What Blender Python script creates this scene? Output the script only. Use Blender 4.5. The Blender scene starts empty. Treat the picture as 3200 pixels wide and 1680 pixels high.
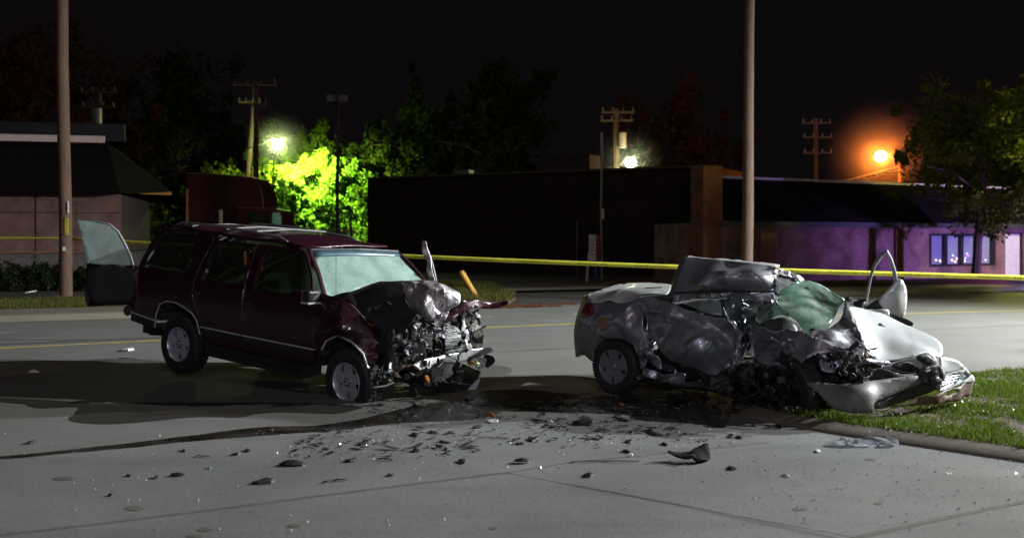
import bpy, bmesh, math, random
import numpy as np
from mathutils import Vector, Matrix, noise
from mathutils.geometry import delaunay_2d_cdt
R_ = math.radians
random.seed(7); rng = np.random.default_rng(7)
sc = bpy.context.scene
col = sc.collection

# ---------------------------------------------------------------- camera
CAM_H, FPX, CX, YH = 1.85, 3100.0, 1600.0, 742.0      # eye height; focal length, centre column and horizon row for a 3200 px wide frame
cd = bpy.data.cameras.new('camera'); cam = bpy.data.objects.new('camera', cd); col.objects.link(cam)
cam.location = (0, 0, CAM_H); cam.rotation_euler = (R_(90), 0, 0)
cd.sensor_width = 36; cd.lens = FPX/3200*36; cd.shift_y = -(840-YH)/3200
cd.clip_start = .1; cd.clip_end = 600
sc.camera = cam
cd.dof.use_dof = True; cd.dof.focus_distance = 12.5; cd.dof.aperture_fstop = 1.6
# ---------------------------------------------------------------- world, sun
w = bpy.data.worlds.new('World'); sc.world = w; w.use_nodes = True
bg = w.node_tree.nodes['Background']
bg.inputs[0].default_value = (0.0034, 0.0026, 0.0031, 1); bg.inputs[1].default_value = 1.0
sd = bpy.data.lights.new('fill_sun', 'SUN'); sd.energy = .15; sd.angle = R_(12); sd.color = (1, .86, .76)  # soft warm fill added to lift the shaded sides; no moon known
sun = bpy.data.objects.new('fill_sun', sd); col.objects.link(sun)
sun.rotation_euler = Vector((.25, .62, -1)).to_track_quat('-Z', 'Y').to_euler()
sc.view_settings.view_transform = 'Standard'; sc.view_settings.look = 'None'
sc.view_settings.exposure = 0; sc.view_settings.gamma = 1
sc.cycles.use_denoising = True
sc.cycles.max_bounces = 6; sc.cycles.transparent_max_bounces = 12
sc.cycles.sample_clamp_indirect = 4; sc.cycles.caustics_reflective = False; sc.cycles.caustics_refractive = False

def aim_light(name, loc, target, energy, color, size=math.radians(60), blend=.6, radius=.18):
    l = bpy.data.lights.new(name, 'SPOT'); l.energy = energy; l.color = color
    l.spot_size = size; l.spot_blend = blend; l.shadow_soft_size = radius
    o = bpy.data.objects.new(name, l); col.objects.link(o); o.location = loc
    o.rotation_euler = (Vector(target)-Vector(loc)).to_track_quat('-Z', 'Y').to_euler()
    return o

# ---------------------------------------------------------------- helpers
def G(px, py, z=0.0):
    Y = FPX*(CAM_H-z)/(py-YH); return Vector(((px-CX)/FPX*Y, Y, z))
def P(px, py, Y): return Vector(((px-CX)/FPX*Y, Y, CAM_H-(py-YH)/FPX*Y))

class Frame:
    def __init__(s, o, yaw, pitch=0, roll=0):
        s.M = Matrix.Translation(o) @ Matrix.Rotation(R_(yaw), 4, 'Z') @ Matrix.Rotation(R_(pitch), 4, 'Y') @ Matrix.Rotation(R_(roll), 4, 'X')
        s.I = s.M.inverted()
    def at(s, px, py, y=None, z=None, x=None, Y=None):
        if Y is not None: return s.I @ P(px, py, Y)
        c = s.I @ Vector((0, 0, CAM_H)); d = (s.I @ P(px, py, 1.0))-c
        ax, v = (0, x) if x is not None else (1, y) if y is not None else (2, z)
        return c+d*((v-c[ax])/d[ax])
    def ground(s, px, py): return s.I @ G(px, py)

def tag(o, label=None, cat=None, group=None, kind=None):
    if label: o['label'] = label
    if cat: o['category'] = cat
    if group: o['group'] = group
    if kind: o['kind'] = kind
    return o
def empty(name, M, label, cat, group=None):
    o = bpy.data.objects.new(name, None); col.objects.link(o); o.empty_display_size = .2
    o.matrix_world = M if isinstance(M, Matrix) else Matrix.Translation(M)
    return tag(o, label, cat, group)
def link(name, me, parent=None):
    o = bpy.data.objects.new(name, me); col.objects.link(o)
    if parent: o.parent = parent
    return o

class MB:
    def __init__(s): s.v = []; s.f = []
    def add(s, vs, fs):
        n = len(s.v); s.v += [tuple(v) for v in vs]; s.f += [tuple(i+n for i in f) for f in fs]; return s
    def box(s, c, d, rot=None, taper=1.0):
        hx, hy, hz = d[0]/2, d[1]/2, d[2]/2; c = Vector(c); vs = []
        for z in (-1, 1):
            k = taper if z > 0 else 1
            for x, y in ((-1, -1), (1, -1), (1, 1), (-1, 1)):
                p = Vector((x*hx*k, y*hy*k, z*hz))
                if rot is not None: p = rot @ p
                vs.append(p+c)
        return s.add(vs, [(3, 2, 1, 0), (4, 5, 6, 7), (0, 1, 5, 4), (1, 2, 6, 5), (2, 3, 7, 6), (3, 0, 4, 7)])
    def tube(s, pts, r, n=8, caps=True, flat=1.0):
        pts = [Vector(p) for p in pts]; rs = r if isinstance(r, (list, tuple)) else [r]*len(pts)
        vs = []; fs = []; up = Vector((0, 0, 1))
        for i, p in enumerate(pts):
            d = (pts[min(i+1, len(pts)-1)]-pts[max(i-1, 0)]).normalized()
            a = d.cross(up)
            if a.length < .05: a = d.cross(Vector((0, 1, 0)))
            a.normalize(); b = a.cross(d).normalized()
            for k in range(n):
                t = 2*math.pi*k/n; vs.append(p+a*math.cos(t)*rs[i]+b*math.sin(t)*rs[i]*flat)
        for i in range(len(pts)-1):
            for k in range(n):
                fs.append((i*n+k, i*n+(k+1) % n, (i+1)*n+(k+1) % n, (i+1)*n+k))
        if caps: fs.append(tuple(range(n))[::-1]); fs.append(tuple((len(pts)-1)*n+k for k in range(n)))
        return s.add(vs, fs)
    def prism(s, poly, off):
        n = len(poly); off = Vector(off); vs = [Vector(p) for p in poly]+[Vector(p)+off for p in poly]
        return s.add(vs, [tuple(range(n)), tuple(range(n, 2*n))[::-1]]+[(i, i+n, (i+1) % n+n, (i+1) % n) for i in range(n)])
    def lathe(s, prof, n=32, c=(0, 0, 0), closed=False):   # profile of (radius, y), turned about the y axis
        c = Vector(c); vs = []; fs = []; m = len(prof)
        for k in range(n):
            t = 2*math.pi*k/n
            for r, y in prof: vs.append(c+Vector((r*math.cos(t), y, r*math.sin(t))))
        for k in range(n):
            for j in range(m if closed else m-1):
                a = k*m+j; b = k*m+(j+1) % m; a2 = ((k+1) % n)*m+j; b2 = ((k+1) % n)*m+(j+1) % m
                fs.append((a, b, b2, a2))
        return s.add(vs, fs)
    def sphere(s, c, r, nu=12, nv=8, sq=(1, 1, 1)):
        c = Vector(c); vs = [c+Vector((0, 0, r*sq[2]))]
        for i in range(1, nv):
            a = math.pi*i/nv
            for k in range(nu):
                t = 2*math.pi*k/nu; vs.append(c+Vector((r*sq[0]*math.sin(a)*math.cos(t), r*sq[1]*math.sin(a)*math.sin(t), r*sq[2]*math.cos(a))))
        vs.append(c-Vector((0, 0, r*sq[2]))); fs = []
        for k in range(nu):
            fs.append((0, 1+k, 1+(k+1) % nu)); e = 1+(nv-2)*nu; fs.append((e+(k+1) % nu, e+k, len(vs)-1))
            for i in range(nv-2):
                a = 1+i*nu; fs.append((a+k, a+nu+k, a+nu+(k+1) % nu, a+(k+1) % nu))
        return s.add(vs, fs)
    def build(s, name, mat, parent=None, smooth=False, bevel=0, kind=None):
        me = bpy.data.meshes.new(name); me.from_pydata(s.v, [], s.f); me.materials.append(mat)
        bm = bmesh.new(); bm.from_mesh(me); bmesh.ops.recalc_face_normals(bm, faces=bm.faces); bm.to_mesh(me); bm.free()
        if smooth:
            me.polygons.foreach_set('use_smooth', [True]*len(me.polygons)); 
            try: me.set_sharp_from_angle(angle=R_(38))
            except Exception: pass
        o = link(name, me, parent)
        if bevel:
            m = o.modifiers.new('bevel', 'BEVEL'); m.width = bevel; m.segments = 2; m.limit_method = 'ANGLE'
        if kind: o['kind'] = kind
        return o

def pip(p, poly):
    x, y = p; c = False; n = len(poly); j = n-1
    for i in range(n):
        xi, yi = poly[i]; xj, yj = poly[j]
        if (yi > y) != (yj > y) and x < (xj-xi)*(y-yi)/(yj-yi)+xi: c = not c
        j = i
    return c
def catmull(pts, k=4):
    n = len(pts); out = []
    for i in range(n):
        p0, p1, p2, p3 = (np.array(pts[(i+d-1) % n]) for d in range(4))
        for j in range(k):
            t = j/k; out.append(.5*((2*p1)+(-p0+p2)*t+(2*p0-5*p1+4*p2-p3)*t*t+(-p0+3*p1-3*p2+p3)*t**3))
    return out

def patch(name, bnd, mat, parent=None, inner=(), holes=(), step=.06, thick=.006, crum=0.0, cs=5.0, seed=0,
          round_=True, soft=0.0, stiff=1e-4, edge=1.0, kind=None):
    """a sheet of metal or glass through real 3-D control points, with holes, thickness and dents"""
    bnd = [np.array(p, float) for p in bnd]; inner = [np.array(p, float) for p in inner]
    holes = [[np.array(p, float) for p in h] for h in holes]
    ctl = np.array(bnd+inner+[p for h in holes for p in h]); c = np.mean(np.array(bnd), 0)
    _, _, vt = np.linalg.svd(np.array(bnd)-c); e1, e2, e3 = vt
    U = (ctl-c) @ np.array([e1, e2]).T; W = (ctl-c) @ e3
    n = len(U)
    def ker(a, b):
        d2 = ((a[:, None, :]-b[None, :, :])**2).sum(-1); return .5*d2*np.log(d2+1e-9)
    K = ker(U, U)+np.eye(n)*stiff; Q = np.hstack([np.ones((n, 1)), U])
    A = np.block([[K, Q], [Q.T, np.zeros((3, 3))]]); sol = np.linalg.lstsq(A, np.r_[W, 0, 0, 0], rcond=None)[0]
    def height(q): return ker(q, U) @ sol[:n]+np.hstack([np.ones((len(q), 1)), q]) @ sol[n:]
    def loop(ps):
        q = [(p-c) @ np.array([e1, e2]).T for p in ps]
        return [tuple(x) for x in (catmull(q, 3) if round_ else q)]
    def fine(q):
        out = []
        for i in range(len(q)):
            a, b = np.array(q[i]), np.array(q[(i+1) % len(q)]); L = np.linalg.norm(b-a); m = max(1, int(L/step))
            if L < step*.25 and len(q) > 14 and i % 2: continue
            out += [a+(b-a)*j/m for j in range(m)]
        return out
    ob = loop(bnd); hb = [loop(h) for h in holes]; rings = [fine(ob)]+[fine(h) for h in hb]
    verts = []; edges = []
    for r in rings:
        k = len(verts); verts += [Vector((float(x[0]), float(x[1]))) for x in r]; edges += [(k+i, k+(i+1) % len(r)) for i in range(len(r))]
    allb = np.array([[v.x, v.y] for v in verts]); lo = allb.min(0); hi = allb.max(0)
    rr = random.Random(seed+11)
    for gx in np.arange(lo[0], hi[0], step):
        for gy in np.arange(lo[1], hi[1], step):
            q = (gx+rr.uniform(-.2, .2)*step, gy+rr.uniform(-.2, .2)*step)
            if pip(q, ob) and not any(pip(q, h) for h in hb) and ((allb-np.array(q))**2).sum(1).min() > (.45*step)**2: verts.append(Vector(q))
    V, _, T, _, _, _ = delaunay_2d_cdt(verts, edges, [], 0, 1e-5)
    q = np.array([[v.x, v.y] for v in V]); hgt = height(q)
    fs = []
    for t in T:
        m = q[list(t)].mean(0)
        if pip(m, ob) and not any(pip(m, h) for h in hb): fs.append(tuple(t))
    pts = c+q[:, :1]*e1+q[:, 1:]*e2+hgt[:, None]*e3
    if crum:
        db = np.sqrt(((q[:, None, :]-allb[None, :, :])**2).sum(-1).min(1))
        fr_ = random.Random(seed*31+5); ext = (hi-lo); diag = float(np.linalg.norm(ext)); nf = int(4+diag*cs*1.1); disp = np.zeros(len(q))
        for k in range(nf):
            while True:
                c0 = np.array([fr_.uniform(lo[0], hi[0]), fr_.uniform(lo[1], hi[1])])
                if pip(c0, ob) or fr_.random() < .1: break
            th = fr_.uniform(0, math.pi); n_ = np.array([math.cos(th), math.sin(th)]); wd_ = fr_.uniform(.25, .8)/cs*1.4; ln = fr_.uniform(.5, 1.6)/cs*1.6
            d_ = (q-c0) @ n_; t_ = (q-c0) @ np.array([-n_[1], n_[0]]); d_ = d_+.25*wd_*np.sin(t_/ln*2.2+k)
            a_ = crum*fr_.uniform(.4, 1.3)*(1 if fr_.random() < .5 else -1); asym = fr_.uniform(.4, 1)
            w1 = np.where(d_ > 0, wd_, wd_*asym)
            disp += a_*np.clip(1-np.abs(d_)/w1, 0, 1)*np.exp(-(t_/ln)**2)
        for i, p in enumerate(pts):
            s_ = Vector(p)*cs+Vector((seed*3.7, seed*1.3, seed*2.1))
            k = 1-(1-edge)*math.exp(-db[i]/.08)
            pts[i] = p+e3*k*(disp[i]+crum*.2*noise.noise(s_*.6)+crum*.10*noise.noise(s_*3))
            pts[i] += (e1*noise.noise(s_*1.3+Vector((5, 5, 5)))+e2*noise.noise(s_*1.3+Vector((1, 8, 2))))*crum*.4*k
    me = bpy.data.meshes.new(name); me.from_pydata([tuple(p) for p in pts], [], fs); me.materials.append(mat)
    bm = bmesh.new(); bm.from_mesh(me); bmesh.ops.recalc_face_normals(bm, faces=bm.faces); bm.to_mesh(me); bm.free()
    me.polygons.foreach_set('use_smooth', [True]*len(me.polygons))
    if crum > .012: me.set_sharp_from_angle(angle=R_(17))
    o = link(name, me, parent)
    m = o.modifiers.new('thickness', 'SOLIDIFY'); m.thickness = thick; m.offset = 0
    if kind: o['kind'] = kind
    return o

# ---------------------------------------------------------------- materials
def nt(name):
    m = bpy.data.materials.new(name); m.use_nodes = True; t = m.node_tree; return m, t, t.nodes['Principled BSDF'], t.nodes['Material Output']
def M(name, c, r=.6, m=0.0, var=.25, vs=6.0, bump=.15, bs=40.0, coat=0.0, emit=None, spec=.5, c2=None, r2=None, stretch=None, alpha=None):
    ma, t, b, out = nt(name)
    tc = t.nodes.new('ShaderNodeTexCoord'); vec = tc.outputs['Object']
    if stretch:
        mp = t.nodes.new('ShaderNodeMapping'); mp.inputs['Scale'].default_value = stretch; t.links.new(vec, mp.inputs[0]); vec = mp.outputs[0]
    n1 = t.nodes.new('ShaderNodeTexNoise'); n1.inputs['Scale'].default_value = vs; n1.inputs['Detail'].default_value = 6; n1.inputs['Roughness'].default_value = .65
    t.links.new(vec, n1.inputs['Vector'])
    rp = t.nodes.new('ShaderNodeValToRGB'); rp.color_ramp.elements[0].position = .32; rp.color_ramp.elements[1].position = .68
    ca = c2 if c2 else tuple(x*(1-var) for x in c); cb = c if c2 else tuple(min(1, x*(1+var)) for x in c)
    rp.color_ramp.elements[0].color = (*ca, 1); rp.color_ramp.elements[1].color = (*cb, 1)
    t.links.new(n1.outputs['Fac'], rp.inputs[0]); t.links.new(rp.outputs[0], b.inputs['Base Color'])
    b.inputs['Roughness'].default_value = r; b.inputs['Metallic'].default_value = m
    if r2 is not None:
        mr = t.nodes.new('ShaderNodeMapRange'); mr.inputs['To Min'].default_value = r; mr.inputs['To Max'].default_value = r2
        mr.inputs['From Min'].default_value = .35; mr.inputs['From Max'].default_value = .65
        t.links.new(n1.outputs['Fac'], mr.inputs['Value']); t.links.new(mr.outputs[0], b.inputs['Roughness'])
    b.inputs['Coat Weight'].default_value = coat; b.inputs['Coat Roughness'].default_value = .08; b.inputs['Specular IOR Level'].default_value = spec
    if bump:
        n2 = t.nodes.new('ShaderNodeTexNoise'); n2.inputs['Scale'].default_value = bs; n2.inputs['Detail'].default_value = 5
        t.links.new(vec, n2.inputs['Vector'])
        bp = t.nodes.new('ShaderNodeBump'); bp.inputs['Strength'].default_value = bump; bp.inputs['Distance'].default_value = .02
        t.links.new(n2.outputs['Fac'], bp.inputs['Height']); t.links.new(bp.outputs[0], b.inputs['Normal'])
    if emit:
        b.inputs['Emission Color'].default_value = (*emit[0], 1); b.inputs['Emission Strength'].default_value = emit[1]
    return ma
def glass(name, tint, clear=.5, rough=.05, frost=0.0, fcol=(.6, .8, .7), lo=.62):
    """thin tinted pane: part see-through, part mirror, with a share of dusty or crazed scatter"""
    ma, t, b, out = nt(name); t.nodes.remove(b)
    tr = t.nodes.new('ShaderNodeBsdfTransparent'); tr.inputs[0].default_value = (*tint, 1)
    gl = t.nodes.new('ShaderNodeBsdfGlossy'); gl.inputs['Roughness'].default_value = rough; gl.inputs[0].default_value = (.9, .95, .95, 1)
    lw = t.nodes.new('ShaderNodeLayerWeight'); pw_ = t.nodes.new('ShaderNodeMath'); pw_.operation = 'POWER'; pw_.inputs[1].default_value = 4; t.links.new(lw.outputs['Facing'], pw_.inputs[0])
    fr = t.nodes.new('ShaderNodeMath'); fr.operation = 'MULTIPLY_ADD'; fr.inputs[1].default_value = .9; fr.inputs[2].default_value = .045; t.links.new(pw_.outputs[0], fr.inputs[0])
    mx = t.nodes.new('ShaderNodeMixShader'); t.links.new(fr.outputs[0], mx.inputs[0]); t.links.new(tr.outputs[0], mx.inputs[1]); t.links.new(gl.outputs[0], mx.inputs[2])
    last = mx
    if frost:
        df = t.nodes.new('ShaderNodeBsdfDiffuse'); df.inputs[0].default_value = (*fcol, 1)
        tl = t.nodes.new('ShaderNodeBsdfTranslucent'); tl.inputs[0].default_value = (*fcol, 1)
        if lo < .3:
            cn = t.nodes.new('ShaderNodeTexNoise'); cn.inputs['Scale'].default_value = 2.4; cn.inputs['Detail'].default_value = 7; cn.inputs['Distortion'].default_value = .6; tcc = t.nodes.new('ShaderNodeTexCoord'); t.links.new(tcc.outputs['Object'], cn.inputs['Vector'])
            cr = t.nodes.new('ShaderNodeValToRGB'); t.links.new(cn.outputs['Fac'], cr.inputs[0]); e_ = cr.color_ramp.elements
            e_[0].position = .40; e_[0].color = (.09, .115, .09, 1); e_[1].position = .70; e_[1].color = (.80, .84, .80, 1)
            k_ = e_.new(.50); k_.color = (*fcol, 1); k_ = e_.new(.45); k_.color = (.22, .19, .15, 1)  # brown and pale tones put reflections into the glass colour
            t.links.new(cr.outputs[0], df.inputs[0]); t.links.new(cr.outputs[0], tl.inputs[0])
        m2 = t.nodes.new('ShaderNodeMixShader'); m2.inputs[0].default_value = .5; t.links.new(df.outputs[0], m2.inputs[1]); t.links.new(tl.outputs[0], m2.inputs[2])
        tc = t.nodes.new('ShaderNodeTexCoord'); nz = t.nodes.new('ShaderNodeTexNoise'); nz.inputs['Scale'].default_value = 3.5; nz.inputs['Detail'].default_value = 8
        t.links.new(tc.outputs['Object'], nz.inputs['Vector'])
        mr = t.nodes.new('ShaderNodeMapRange'); mr.inputs['From Min'].default_value = .3; mr.inputs['From Max'].default_value = .65
        mr.inputs['To Min'].default_value = frost*lo; mr.inputs['To Max'].default_value = min(1, frost*1.12)
        t.links.new(nz.outputs['Fac'], mr.inputs['Value'])
        vo = t.nodes.new('ShaderNodeTexVoronoi'); vo.feature = 'DISTANCE_TO_EDGE'; vo.inputs['Scale'].default_value = 34
        t.links.new(tc.outputs['Object'], vo.inputs['Vector'])
        lt = t.nodes.new('ShaderNodeMath'); lt.operation = 'LESS_THAN'; lt.inputs[1].default_value = .03; t.links.new(vo.outputs['Distance'], lt.inputs[0])
        sub = t.nodes.new('ShaderNodeMath'); sub.operation = 'MULTIPLY_ADD'; sub.inputs[1].default_value = -.3; t.links.new(lt.outputs[0], sub.inputs[0]); t.links.new(mr.outputs[0], sub.inputs[2]); sub.use_clamp = True
        m3 = t.nodes.new('ShaderNodeMixShader'); t.links.new(sub.outputs[0], m3.inputs[0]); t.links.new(mx.outputs[0], m3.inputs[1]); t.links.new(m2.outputs[0], m3.inputs[2]); last = m3
    t.links.new(last.outputs[0], out.inputs[0]); return ma
def leafmat(name, c, c2):
    ma, t, b, out = nt(name)
    oi = t.nodes.new('ShaderNodeNewGeometry'); rp = t.nodes.new('ShaderNodeValToRGB')
    rp.color_ramp.elements[0].color = (*c, 1); rp.color_ramp.elements[1].color = (*c2, 1)
    t.links.new(oi.outputs['Random Per Island'], rp.inputs[0]); t.links.new(rp.outputs[0], b.inputs['Base Color']); b.inputs['Roughness'].default_value = .75; b.inputs['Specular IOR Level'].default_value = .15
    tl = t.nodes.new('ShaderNodeBsdfTranslucent'); t.links.new(rp.outputs[0], tl.inputs[0])
    mx = t.nodes.new('ShaderNodeMixShader'); mx.inputs[0].default_value = .35
    t.links.new(b.outputs[0], mx.inputs[1]); t.links.new(tl.outputs[0], mx.inputs[2]); t.links.new(mx.outputs[0], out.inputs[0]); return ma
def pave(name, c, dark, crack=.0, big=.35, spots=.5, r=.75, fine=.35):
    """worn concrete or asphalt: broad blotches, fine grain, dark spots, hairline cracks"""
    ma, t, b, out = nt(name); N = t.nodes.new; L = t.links.new
    tc = N('ShaderNodeTexCoord'); v = tc.outputs['Object']
    def nz(s, d, ro=.6, st=None):
        n = N('ShaderNodeTexNoise'); n.inputs['Scale'].default_value = s; n.inputs['Detail'].default_value = d; n.inputs['Roughness'].default_value = ro
        if st:
            mp = N('ShaderNodeMapping'); mp.inputs['Scale'].default_value = st; mp.inputs['Rotation'].default_value = (0, 0, -R_(24.2)); L(v, mp.inputs[0]); L(mp.outputs[0], n.inputs['Vector'])
        else: L(v, n.inputs['Vector'])
        return n
    a = nz(.55, 6); s2 = nz(.7, 5, .6, (.35, 2.2, 1)); g = nz(130, 3, .8); sp = nz(9, 5, .75)
    def mixc(fac, c1, c2):
        m = N('ShaderNodeMix'); m.data_type = 'RGBA'
        if hasattr(fac, 'is_output'): L(fac, m.inputs['Factor'])
        else: m.inputs['Factor'].default_value = fac
        for s_, k in ((c1, 'A'), (c2, 'B')):
            i = [x for x in m.inputs if x.name == k and x.type == 'RGBA'][0]
            if hasattr(s_, 'is_output'): L(s_, i)
            else: i.default_value = (*s_, 1)
        return [x for x in m.outputs if x.type == 'RGBA'][0]
    def rng_(o, f0, f1, t0, t1):
        m = N('ShaderNodeMapRange'); m.inputs['From Min'].default_value = f0; m.inputs['From Max'].default_value = f1
        m.inputs['To Min'].default_value = t0; m.inputs['To Max'].default_value = t1; L(o, m.inputs['Value']); return m.outputs[0]
    c1 = mixc(rng_(a.outputs['Fac'], .35, .65, 0, big), c, dark)
    c1 = mixc(rng_(s2.outputs['Fac'], .5, .7, 0, .45), c1, dark)
    c1 = mixc(rng_(sp.outputs['Fac'], .64, .74, 0, spots), c1, tuple(x*.35 for x in dark))
    c1 = mixc(rng_(g.outputs['Fac'], .35, .7, 0, fine), c1, tuple(x*.55 for x in dark))
    g2 = nz(38, 4, .85); c1 = mixc(rng_(g2.outputs['Fac'], .40, .62, 0, fine), c1, tuple(x*.5 for x in dark))
    L(c1, b.inputs['Base Color'])
    if crack:
        vo = N('ShaderNodeTexVoronoi'); vo.feature = 'DISTANCE_TO_EDGE'; vo.inputs['Scale'].default_value = .35
        wn = N('ShaderNodeTexNoise'); wn.inputs['Scale'].default_value = 2; va = N('ShaderNodeVectorMath'); va.operation = 'MULTIPLY_ADD'
        va.inputs[1].default_value = (.9, .9, 0); L(v, wn.inputs['Vector']); L(wn.outputs['Color'], va.inputs[0]); L(v, va.inputs[2]); L(va.outputs[0], vo.inputs['Vector'])
        c1 = mixc(rng_(vo.outputs['Distance'], .0, .006, crack, 0), c1, (.03, .028, .025)); L(c1, b.inputs['Base Color'])
    b.inputs['Roughness'].default_value = r
    bp = N('ShaderNodeBump'); bp.inputs['Strength'].default_value = .35; bp.inputs['Distance'].default_value = .006; L(g.outputs['Fac'], bp.inputs['Height'])
    bp2 = N('ShaderNodeBump'); bp2.inputs['Strength'].default_value = .25; bp2.inputs['Distance'].default_value = .02; L(sp.outputs['Fac'], bp2.inputs['Height']); L(bp.outputs[0], bp2.inputs['Normal']); L(bp2.outputs[0], b.inputs['Normal'])
    return ma
def brick(name, c1, c2, mortar, scale=4.0):
    ma, t, b, out = nt(name); N = t.nodes.new; L = t.links.new
    tc = N('ShaderNodeTexCoord'); sx = N('ShaderNodeSeparateXYZ'); L(tc.outputs['Object'], sx.inputs[0])
    ad = N('ShaderNodeMath'); ad.operation = 'ADD'; L(sx.outputs[0], ad.inputs[0]); L(sx.outputs[1], ad.inputs[1])
    cx = N('ShaderNodeCombineXYZ'); L(ad.outputs[0], cx.inputs[0]); L(sx.outputs[2], cx.inputs[1])
    br = N('ShaderNodeTexBrick'); br.inputs['Scale'].default_value = scale; L(cx.outputs[0], br.inputs['Vector'])
    br.inputs['Color1'].default_value = (*c1, 1); br.inputs['Color2'].default_value = (*c2, 1); br.inputs['Mortar'].default_value = (*mortar, 1)
    br.inputs['Mortar Size'].default_value = .025
    nz = N('ShaderNodeTexNoise'); nz.inputs['Scale'].default_value = 1.1; nz.inputs['Detail'].default_value = 6; L(tc.outputs['Object'], nz.inputs['Vector'])
    mr = N('ShaderNodeMapRange'); mr.inputs['From Min'].default_value = .3; mr.inputs['From Max'].default_value = .7; mr.inputs['To Min'].default_value = .55; mr.inputs['To Max'].default_value = 1.5; L(nz.outputs['Fac'], mr.inputs['Value'])
    vm = N('ShaderNodeVectorMath'); vm.operation = 'SCALE'; L(br.outputs['Color'], vm.inputs[0]); L(mr.outputs[0], vm.inputs['Scale']); L(vm.outputs[0], b.inputs['Base Color'])
    bp = N('ShaderNodeBump'); bp.inputs['Strength'].default_value = .8; bp.inputs['Distance'].default_value = .02; bp.invert = True; L(br.outputs['Fac'], bp.inputs['Height']); L(bp.outputs[0], b.inputs['Normal'])
    b.inputs['Roughness'].default_value = .85; return ma
def emis(name, c, s):
    ma, t, b, out = nt(name); t.nodes.remove(b); e = t.nodes.new('ShaderNodeEmission'); e.inputs[0].default_value = (*c, 1); e.inputs[1].default_value = s; t.links.new(e.outputs[0], out.inputs[0]); return ma

m_conc = pave('driveway concrete', (.25, .25, .252), (.10, .098, .094), big=.55, fine=.5)
m_gutter = pave('gutter concrete', (.22, .215, .21), (.12, .115, .105), big=.5, fine=.5)
m_asph = pave('worn asphalt', (.24, .24, .228), (.12, .12, .116), spots=.7, r=.7, fine=.55, big=.5)
m_lot = pave('dark lot asphalt', (.075, .07, .065), (.04, .038, .036))
m_kerb = pave('kerb concrete', (.20, .18, .14), (.12, .10, .07), spots=.7)
m_walk = pave('pavement concrete', (.24, .20, .17), (.14, .11, .09))
m_joint = M('joint dirt', (.06, .05, .04), .9)
m_soil = M('soil and leaf litter', (.07, .045, .022), .95, var=.5, vs=9, bump=.6)
m_wet = M('oily wet film', (.018, .014, .010), .16, var=.6, vs=3, bump=.25, bs=60, r2=.6, spec=.7)
m_yel = M('worn yellow road paint', (.55, .42, .07), .7, c2=(.30, .24, .10), vs=3)
m_whp = M('worn white road paint', (.55, .55, .5), .7, c2=(.26, .26, .24), vs=4)
m_tyremark = M('tyre rubber streak', (.05, .05, .048), .8, c2=(.12, .12, .115), vs=2)
m_maroon = M('maroon car paint', (.030, .004, .012), .38, .15, var=.25, vs=3, bump=.04, bs=25, coat=.45)
m_maroonLit = M('dusty lit maroon paint', (.74, .72, .73), .24, .6, c2=(.32, .26, .28), vs=5, bump=.25, bs=20, coat=.3, r2=.5)  # dusty maroon, paled so its colour carries the light on the crumple
m_blk = M('black trim plastic', (.022, .022, .024), .45, bump=.1)
m_blk2 = M('scuffed black plastic', (.024, .024, .026), .5, var=.5, bump=.4, r2=.7)
m_rub = M('tyre rubber', (.022, .022, .022), .75, bump=.3, bs=30)
m_chr = M('bent chrome', (.78, .80, .82), .24, .5, var=.1, bump=.15, bs=9, r2=.5)
m_alloy = M('brushed alloy', (.62, .62, .68), .32, .45, var=.12, bump=.08)
m_steel = M('torn bare steel', (.42, .42, .45), .3, .9, c2=(.12, .12, .13), vs=14, bump=.5, bs=30, r2=.55)
m_grime = M('greasy engine metal', (.07, .065, .06), .35, .6, c2=(.02, .018, .016), vs=12, bump=.6, bs=24, r2=.7)
m_rust = M('rusty orange plastic', (.5, .16, .03), .5)
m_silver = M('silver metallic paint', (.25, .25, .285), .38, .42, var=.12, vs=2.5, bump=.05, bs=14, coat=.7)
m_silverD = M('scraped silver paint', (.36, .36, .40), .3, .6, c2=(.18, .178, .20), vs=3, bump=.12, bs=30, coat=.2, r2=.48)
m_silverLit = M('lit silver paint', (.62, .64, .64), .42, .25, var=.06, vs=2, bump=.04, bs=10, coat=.6)  # the sedan's silver, with the strong light put into a paler colour
m_bump = M('dusty silver bumper skin', (.20, .192, .185), .58, .15, c2=(.14, .13, .125), vs=2, bump=.08)
m_brown = M('bare primer and rust', (.19, .10, .045), .8, var=.4)
m_red = M('red lamp plastic', (.16, .02, .025), .15, coat=.5)
m_amber = M('amber lamp plastic', (.6, .22, .03), .25)
m_seat = M('dark seat cloth', (.045, .045, .05), .9)
m_bag = M('deflated airbag cloth', (.42, .43, .40), .9, var=.15, bump=.5, bs=8)
m_gdark = glass('tinted side glass', (.20, .25, .19), frost=.16, fcol=(.20, .23, .13))
m_gcrk = glass('crazed windscreen glass', (.6, .8, .72), frost=.82, fcol=(.52, .68, .62))
m_gfrost = glass('dusty tailgate glass', (.5, .6, .58), frost=.62, fcol=(.62, .68, .68))
m_ggreen = glass('shattered green glass', (.40, .58, .50), frost=.5, fcol=(.50, .68, .60), lo=.05)
m_gclear = glass('clear pane', (.85, .88, .9))
m_wood = M('weathered pole timber', (.17, .10, .065), .9, c2=(.075, .048, .035), vs=5, bump=.8, bs=14, stretch=(6, 6, .35))
m_gal = M('galvanised steel', (.30, .30, .33), .5, .6)
m_tape = M('yellow barrier tape', (.88, .86, .09), .45, var=.08, bump=.2, bs=6)
m_tapetxt = M('black tape print', (.02, .02, .01), .6)
m_bollard = M('yellow bollard paint', (.75, .40, .04), .5, c2=(.45, .22, .04), vs=5)
m_white = M('white paint', (.75, .74, .72), .5, var=.1)
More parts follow.
